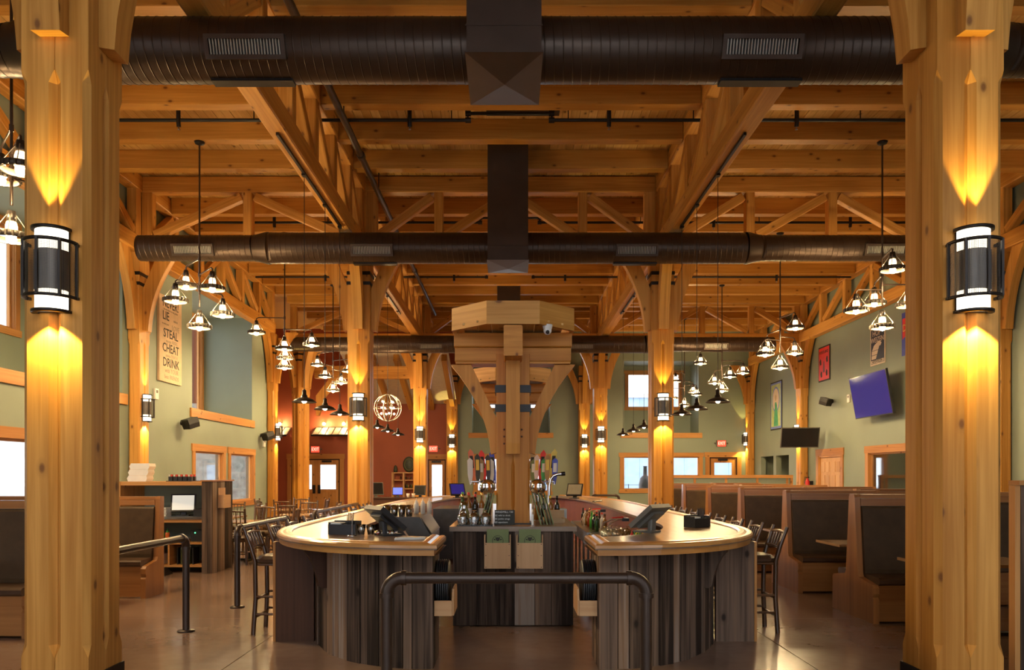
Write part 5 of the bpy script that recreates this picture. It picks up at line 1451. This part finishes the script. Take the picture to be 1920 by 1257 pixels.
for k in range(10):
    t = thing('sugar_caddy', 'dark sugar packet caddy, %s on the station top tray' % ORD[k], 'caddy', (-5.73 + .082 * (k % 5), 13.08 + .13 * (k // 5), 1.5425), group='sugar caddies')
    MB().box((-.032, -.03, 0), (.032, .03, .07)).build('holder', 'plastic_black', t, world=False)
    for q, mm in enumerate(('paper', 'kraft', 'poster_red')): MB().box((-.026 + q * .018, -.024, .0705), (-.012 + q * .018, .024, .105)).build('packets', mm, t, world=False)
for k in range(3):
    t = tag(MB().prism([(0, 0), (.30, 0), (.32, .05), (.31, .10), (.01, .10), (-.02, .05)], lambda u, v, q: (-6.42 + u + .02 * k, 13.0 + q, 1.5305 + .102 * k + v), 0, .24).build('takeout_box', 'paper'), 'white takeout box stacked on station top, %s from bottom' % ORD[k], 'box', 'takeout boxes')
for k in range(8):
    squeeze('%s sauce bottle on station middle shelf, %s from left' % (['yellow', 'red', 'green', 'orange'][k % 4], ORD[k]), (-6.36 + .08 * k, 13.1, .5105), ['yellow_plastic', 'sauce', 'green_plastic', 'orange_plastic'][k % 4], ['yellow_plastic', 'red_plastic', 'green_plastic', 'green_plastic'][k % 4], 'sauce bottles station')
bxk = thing('cable_box', 'black box with green light on station middle shelf', 'box', (-5.3, 13.2, .51))
MB().box((-5.40, 13.1, .5105), (-5.18, 13.35, .70)).build('case', 'plastic_black', bxk); MB().sphere((-5.33, 13.095, .66), .012, 8, 5).build('light', 'green_led', bxk)
for k in range(5): tag(MB().box((-5.62 + k * .065, 13.05, .1305), (-5.60 + k * .065, 13.30, .41), axis=(0, 0, 1)).build('binder', 'menu_dark' if k % 2 else 'plastic_black'), 'dark menu cover standing on lowest station shelf, %s' % ORD[k], 'menu', 'menus on lowest shelf')
tag(MB().box((-6.3, 13.0, .1305), (-5.85, 13.4, .30)).build('supply_bin', 'plastic_white'), 'pale plastic bin on lowest station shelf', 'bin')
t = thing('dust_pan', 'long handled black dustpan standing before the station', 'dustpan', (-5.75, 12.6, 0))
MB().prism([(0, 0), (.30, 0), (.30, .02), (.05, .14), (0, .14)], lambda u, v, q: (-5.9 + q, 12.55 + u, v), 0, .30).build('pan', 'plastic_black', t); MB().tube([(-5.75, 12.6, .12), (-5.83, 12.62, .86)], .014, 6).build('handle', 'plastic_black', t)

# service counter and shelf before the red wall
sv = thing('service_counter', 'dark service counter beyond left bar near the red wall', 'counter', (-3.9, 25.2, 0))
MB().box((-4.7, 25.0, 0), (-2.7, 25.6, .86)).build('body', 'dark_panel', sv); MB().box((-4.75, 24.95, .861), (-2.65, 25.65, .90)).build('top', 'dark_panel', sv)
make_terminal('grey order terminal on service counter, left one', (-4.35, 25.2, .9005), R(-60), ('plastic_grey', 'screen_black', 'plastic_grey'), tilt=12, w=.5, h=.42)
make_terminal('small tablet with glowing blue screen on service counter', (-3.65, 25.15, .9005), R(-85), ('plastic_black', 'tablet_blue', 'plastic_black'), tilt=12, w=.34, h=.26)
make_terminal('dark terminal on right end of service counter', (-2.95, 25.2, .9005), R(-110), tilt=12, w=.40, h=.32)
for k in range(2): tag(MB().lathe([(.002, 0), (.045, .002), (.06, .13), (.002, .13)], (-3.3 + .17 * k, 25.1, .9005), 12).build('paper_cup', 'poster_cream'), 'pale paper cup on service counter, %s one' % ['left', 'right'][k], 'cup', 'paper cups')
sh = thing('shelf_rack', 'open pale wooden shelf rack against the red wall', 'shelf', (-4.95, 36.2, 0))
for x in (-5.5, -4.98, -4.45):
    for y in (35.95, 36.35): MB().box((x, y, 0), (x + .07, y + .07, 1.75), axis=(0, 0, 1)).build('post', 'box_wood', sh)
for z in (.5, .95, 1.35, 1.70): MB().box((-5.43, 36.02, z), (-4.45, 36.35, z + .05)).build('shelf_board', 'box_wood', sh)
for k in range(6): bottle('small bottle on rack middle shelf, %s from left' % ORD[k], (-4.88 + .07 * k, 36.15, 1.0005), ['bottle_dark', 'bottle_green', 'amber'][k % 3], .26, .03, 'black_metal', 'rack bottles')
for k in range(5): glassware('pint', (-5.1 + .12 * k, 36.15, 1.4005), 'clear glass standing on upper rack shelf', 'glasses on rack')
ov = thing('oval_sign', 'dark green oval plaque with relief on the red wall', 'sign', (-4.75, 36.44, 2.1))
m = Matrix.Diagonal(Vector((1, 1, 1.28))) @ Matrix.Rotation(R(90), 3, 'X')
MB().lathe([(.002, .05), (.27, .05), (.29, .03), (.29, 0), (.002, 0)], (-4.75, 36.47, 2.12), 28, mat=m).build('plaque', 'oval_dark', ov)
MB().lathe([(.19, .058), (.22, .062), (.235, .058)], (-4.75, 36.47, 2.12), 28, mat=m).build('relief_ring', 'menu_dark', ov)
tag(MB().lathe([(.002, 0), (.09, .0), (.1, .1), (.07, .26), (.03, .32), (.002, .33)], (-5.35, 36.18, 1.7505), 12).build('vase', 'oval_dark'), 'small dark vase on top of the shelf rack', 'vase')

# canopies on the red wall; the door canopy's lamps are added to brighten it
def awning(label, x0, x1, z, y=YB, lamps=2):
    t = thing('wall_canopy', label, 'canopy', ((x0 + x1) / 2, y, z), group='metal wall canopies')
    d = .9
    MB().tube([(x0, y - d, z), (x1, y - d, z)], .05, 6).build('front_rail', 'black_metal', t); MB().tube([(x0 + .1, y - .02, z + .42), (x1 - .1, y - .02, z + .42)], .03, 6).build('back_rail', 'black_metal', t)
    n = max(3, int((x1 - x0) / .3))
    for k in range(n + 1):
        x = x0 + (x1 - x0) * k / n
        MB().tube([(x, y - d, z), (x, y - .03, z + .40)], .025, 5).build('rib', 'black_metal', t)
    for k in range(n):
        xa, xb = x0 + (x1 - x0) * k / n + .03, x0 + (x1 - x0) * (k + 1) / n - .03
        MB().add([(xa, y - d + .03, z + .02), (xb, y - d + .03, z + .02), (xb, y - .05, z + .40), (xa, y - .05, z + .40), (xa, y - d + .03, z + .03), (xb, y - d + .03, z + .03), (xb, y - .05, z + .41), (xa, y - .05, z + .41)],
                 [(3, 2, 1, 0), (4, 5, 6, 7), (0, 1, 5, 4), (2, 3, 7, 6)], (0, 1, 0)).build('sheet', 'plastic_beige', t)
    for k in range(lamps):
        x = x0 + (x1 - x0) * (k + .5) / lamps
        a = MB().tube([(x, y - .03, z + .62), (x, y - .35, z + .66), (x, y - .38, z + .62)], .02, 6).build('lamp_arm', 'black_metal', t)
        MB().sphere((x, y - .38, z + .56), .07, 8, 6).build('bulb', 'orb_bulb', a)
    return t
awning('black metal canopy on red wall above the double door', -9.15, -7.3, 3.45)
awning('black metal canopy on red wall at far left corner', -11.2, -10.3, 3.45, lamps=1)

# ------------------------------------------------------------------ signs
def exit_sign(label, x, y, z, tail=True):
    t = thing('exit_sign', label, 'exit sign', (x, y, z), group='exit signs')
    MB().box((x - .24, y - .05, z - .15), (x + .24, y, z + .15)).build('housing', 'plastic_grey', t)
    MB().box((x - .18, y - .056, z - .135), (x + .21, y - .0505, z + .135)).build('lit_panel', 'exit_red', t)
    text('lettering', 'EXIT', .21, 'exit_pale', t, (x + .015, y - .059, z), (R(90), 0, 0), .0015, sx=.80)
    for sg in (-1, 1): MB().lathe([(.002, 0), (.035, 0), (.05, .06), (.002, .06)], (x + sg * .29, y - .03, z - .02), 10).build('lamp_head', 'plastic_grey', t)
    return t
for (px, py, lb) in ((591, 847, 'red EXIT sign above the double entrance door'), (812, 842, 'red EXIT sign above single door in red wall'), (1352, 832, 'red EXIT sign above right glazed door')):
    x, y, z = P(px, py, YB - .002); exit_sign(lb, x, y, max(z, 2.83), True)

sg = thing('lettered_board', 'tall tan board with NEVER LIE STEAL CHEAT DRINK lettering', 'sign', (XL + .05, 19.65, 5.0))
by0, by1, bz0, bz1 = 19.0, 20.28, 3.97, 6.12
MB().box((XL + .003, by0, bz0), (XL + .06, by1, bz1), axis=(0, 0, 1)).build('board', 'sign_tan', sg)
rw = (R(90), 0, R(90)); bx_ = XL + .0615; w_ = by1 - by0; cyb = (by0 + by1) / 2
for (tx, fz, sz, mt, off, sxx) in (('NEVER!', .915, .30, 'ink', 0, .95), ('do not shout or sing alone', .845, .085, 'ink_grey', 0, .9), ('LIE', .765, .30, 'ink', -.28, 1.0), ('unless', .745, .10, 'ink_grey', .28, 1), ('to save your', .675, .075, 'ink_grey', -.30, 1), ('LOVE', .655, .19, 'ink_grey', .28, .95),
                              ('STEAL', .565, .31, 'ink', 0, 1.0), ('except KISSES', .48, .12, 'ink_grey', .05, .95), ('CHEAT', .395, .31, 'ink', 0, .95), ('unless DEATH', .31, .12, 'ink_grey', .05, .95), ('DRINK', .225, .31, 'ink', .02, 1.0), ('with YOUR', .135, .17, 'ink_grey', .05, .95), ('best FRIENDS', .06, .15, 'ink_grey', .05, .95)):
    text('lettering', tx, sz, mt, sg, (bx_, cyb + off, bz0 + (bz1 - bz0) * fz), rw, .001, sx=sxx)
# posters on the right wall
rr_ = (R(90), 0, R(-90)); px_ = XR - .033
def poster(label, y0, y1, z0, z1, border, field, name='poster'):
    t = thing(name, label, 'poster', (XR - .02, (y0 + y1) / 2, (z0 + z1) / 2), group='framed posters')
    MB().box((XR - .025, y0, z0), (XR - .003, y1, z1), axis=(0, 0, 1)).build('frame', border, t)
    e = .05
    MB().box((XR - .030, y0 + e, z0 + e), (XR - .0255, y1 - e, z1 - e), axis=(0, 0, 1)).build('print', field, t)
    return t
def shape(t, poly, mat, name='print_shape', d=.0015):
    """poly of (y, z) on the right wall"""
    k = shape.n = getattr(shape, 'n', 0) + 1
    MB().prism(poly, lambda u, v, q: (XR - .030 - q, u, v), .0003, d + .0004 * (k % 5)).build(name, mat, t)
t = poster('red poster with black figures and dark frame', 27.5, 28.5, 5.03, 6.30, 'ink', 'poster_red')
text('lettering', 'PORTLAND', .15, 'ink', t, (px_, 28.0, 6.08), rr_, .001)
for (cy_, cz_) in ((27.72, 5.8), (28.3, 5.75), (27.75, 5.32), (28.22, 5.3)):
    shape(t, [(cy_ - .07, cz_ - .1), (cy_ + .05, cz_ - .12), (cy_ + .09, cz_ + .02), (cy_ + .02, cz_ + .12), (cy_ - .05, cz_ + .07)], 'ink')
shape(t, [(27.92, 5.35), (28.08, 5.35), (28.04, 5.75), (27.96, 5.75)], 'red_panel')
t = poster('black and cream HOP WEIZEN poster', 23.45, 24.4, 5.05, 6.22, 'poster_cream', 'poster_navy')
text('lettering', 'HOP', .26, 'poster_cream', t, (px_, 23.98, 6.03), rr_, .001); text('lettering', 'WEIZEN', .225, 'poster_cream', t, (px_, 23.925, 5.82), rr_, .001)
shape(t, [(24.30, 5.24), (24.02, 5.24), (23.80, 5.62), (23.72, 5.62), (23.66, 5.70), (23.76, 5.76), (23.95, 5.74), (24.16, 5.66), (24.28, 5.5)], 'poster_cream')
for (a, b, c, d) in ((24.3, 23.85, 5.36, 5.375), (24.26, 23.8, 5.5, 5.512)): shape(t, [(a, c), (b, c), (b, d), (a, d)], 'poster_navy', d=.004)
shape(t, [(24.33, 5.11), (23.52, 5.11), (23.52, 5.205), (24.33, 5.205)], 'poster_cream')
text('lettering', 'HEFEWEIZEN', .115, 'ink', t, (XR - .036, 23.925, 5.155), rr_, .001)
t = poster('blue and red poster with yellow letters behind right front column', 21.5, 22.45, 5.08, 6.32, 'poster_blue', 'poster_blue')
shape(t, [(22.40, 5.55), (22.40, 6.15), (21.55, 6.15), (21.55, 5.9)], 'poster_red'); text('lettering', 'D', .30, 'poster_yellow', t, (XR - .036, 22.28, 5.86), rr_, .001)
t = poster('tall blue bordered art poster with seated figure in circle', 32.35, 33.75, 3.56, 5.62, 'ink', 'poster_sky')
shape(t, [(33.62, 3.7), (32.48, 3.7), (32.48, 5.5), (33.62, 5.5)], 'poster_lime')
cc = [(33.05 + .45 * math.cos(R(a)), 4.85 + .55 * math.sin(R(a))) for a in range(0, 360, 15)]
shape(t, cc, 'poster_sky', d=.004); shape(t, [(33.05 + .38 * math.cos(R(a)), 4.85 + .47 * math.sin(R(a))) for a in range(0, 360, 15)], 'poster_cream', d=.006)
shape(t, [(33.3, 3.72), (32.75, 3.72), (32.85, 4.3), (32.9, 4.6), (33.0, 4.75), (33.15, 4.72), (33.2, 4.4)], 'poster_green', d=.008)
shape(t, [(33.05 + .1 * math.cos(R(a)), 4.92 + .13 * math.sin(R(a))) for a in range(0, 360, 30)], 'sign_tan', d=.010)

# televisions
tv = thing('television', 'large wall television tilted down with deep blue screen', 'television', (XR - .4, 23.5, 4.0), group='televisions')
def tvq(u, v, o):   # u along y, v up the panel, o out of the screen
    a = R(10); c = Vector((XR - .52, 23.38, 4.05))
    return c + Vector((-math.cos(a) * o - math.sin(a) * v, u, -math.sin(a) * o + math.cos(a) * v))
def tvslab(u0, u1, v0, v1, o0, o1, nme, mat):
    vs = [tvq(u, v, o) for o in (o0, o1) for (u, v) in ((u0, v0), (u1, v0), (u1, v1), (u0, v1))]
    MB().add(vs, [(0, 1, 2, 3), (7, 6, 5, 4), (0, 4, 5, 1), (1, 5, 6, 2), (2, 6, 7, 3), (3, 7, 4, 0)], (0, 1, 0)).build(nme, mat, tv)
tvslab(-1.2, 1.2, -.66, .66, -.07, 0, 'housing', 'plastic_black'); tvslab(-1.17, 1.17, -.63, .63, .001, .006, 'screen', 'screen_blue')
MB().box((XR - .46, 23.1, 3.85), (XR - .003, 23.66, 4.2)).build('wall_mount', 'black_metal', tv)
t2 = thing('television', 'flat black television on an arm before right wall column', 'television', (10.5, 27.8, 3.5), group='televisions')
cxt, cyt, czt = P(1500, 821, 28.0)
def tq(u, v, o):
    a = R(-8); p = R(12); return Vector((cxt + u * math.cos(a) + o * math.sin(a), cyt + u * math.sin(a) - o * math.cos(a) - v * math.sin(p), czt + v * math.cos(p)))
def slab2(u0, u1, v0, v1, o0, o1, nme, mat):
    vs = [tq(u, v, o) for o in (o0, o1) for (u, v) in ((u0, v0), (u1, v0), (u1, v1), (u0, v1))]
    MB().add(vs, [(0, 1, 2, 3), (7, 6, 5, 4), (0, 4, 5, 1), (1, 5, 6, 2), (2, 6, 7, 3), (3, 7, 4, 0)], (1, 0, 0)).build(nme, mat, t2)
slab2(-.67, .67, -.37, .37, -.06, 0, 'housing', 'plastic_grey'); slab2(-.64, .64, -.34, .34, .001, .006, 'screen', 'screen_black')
MB().tube([(cxt + .1, cyt + .1, czt), (cxt + .45, cyt + .5, czt), (XR - .05, cyt + .45, czt)], .035, 8).build('arm', 'black_metal', t2)

# loudspeakers, thermostats
def speaker(label, wall_x, y, z, s, yaw=0.):
    t = thing('wall_speaker', label, 'speaker', (wall_x, y, z), group='black wall speakers')
    MB().tube([(wall_x, y, z), (wall_x + s * .16, y, z)], .03, 8).build('bracket', 'black_metal', t)
    MB().lathe([(.002, 0), (.07, 0), (.07, s * .012), (.002, s * .012)], (wall_x, y, z), 12, mat=Matrix.Rotation(R(90), 3, 'Y')).build('wall_plate', 'black_metal', t)
    c = Vector((wall_x + s * .30, y - .12, z - .03)); m = Matrix.Rotation(R(yaw), 3, 'Z') @ Matrix.Rotation(R(18), 3, 'X')
    f = lambda u, v, q: tuple(c + m @ Vector((u, q, v)))
    MB().prism([(-.13, -.12), (.13, -.12), (.15, 0), (.13, .14), (-.13, .14), (-.15, 0)], f, -.16, .16).build('cabinet', 'plastic_black', t)
    MB().prism([(-.11, -.10), (.11, -.10), (.12, 0), (.11, .12), (-.11, .12), (-.12, 0)], f, -.172, -.1605).build('grille', 'iron', t)
    return t
x, y, z = P(340, 793, 20.4); speaker('black speaker on left wall below the lettered board', XL + .0, y, z, 1, -30)
x, y, z = P(492, 817, 26.9); speaker('small black speaker at far end of left wall', XL, y, z, 1, -30)
x, y, z = P(1553, 753, 27.3); speaker('black speaker on right wall left of blue television', XR, y, z, -1, 30)
for (wx, y, z, s, lb) in ((XL, 18.9, 3.62, 1, 'left wall beside half column'), (XL, 27.2, 2.75, 1, 'far end of left wall'), (XR, 25.95, 4.2, -1, 'right wall beside speaker')):
    t = thing('wall_box', 'small white thermostat box on ' + lb, 'thermostat', (wx, y, z), group='small wall boxes')
    MB().box((wx + s * .003, y - .09, z - .13), (wx + s * .05, y + .09, z + .13)).build('case', 'plastic_white', t)
    MB().box((wx + s * .0505, y - .05, z + .02), (wx + s * .054, y + .05, z + .09)).build('display', 'plastic_grey', t)
fx = thing('fire_extinguisher', 'red fire extinguisher with black hose by right wall column', 'extinguisher', (11.1, 29.1, 1.1))
MB().lathe([(.002, 1.0), (.075, 1.0), (.08, 1.03), (.08, 1.38), (.05, 1.45), (.025, 1.47), (.025, 1.52), (.002, 1.52)], (11.2, 29.1, 0), 14).build('cylinder', 'red_plastic', fx)
MB().tube([(11.2, 29.1, 1.52), (11.1, 29.08, 1.56), (11.08, 29.06, 1.3)], .014, 6).build('hose', 'plastic_black', fx); MB().box((11.14, 29.08, 1.52), (11.26, 29.12, 1.545)).build('handle', 'plastic_black', fx)
MB().box((11.281, 29.05, 1.1), (11.397, 29.15, 1.4)).build('hanger', 'black_metal', fx)
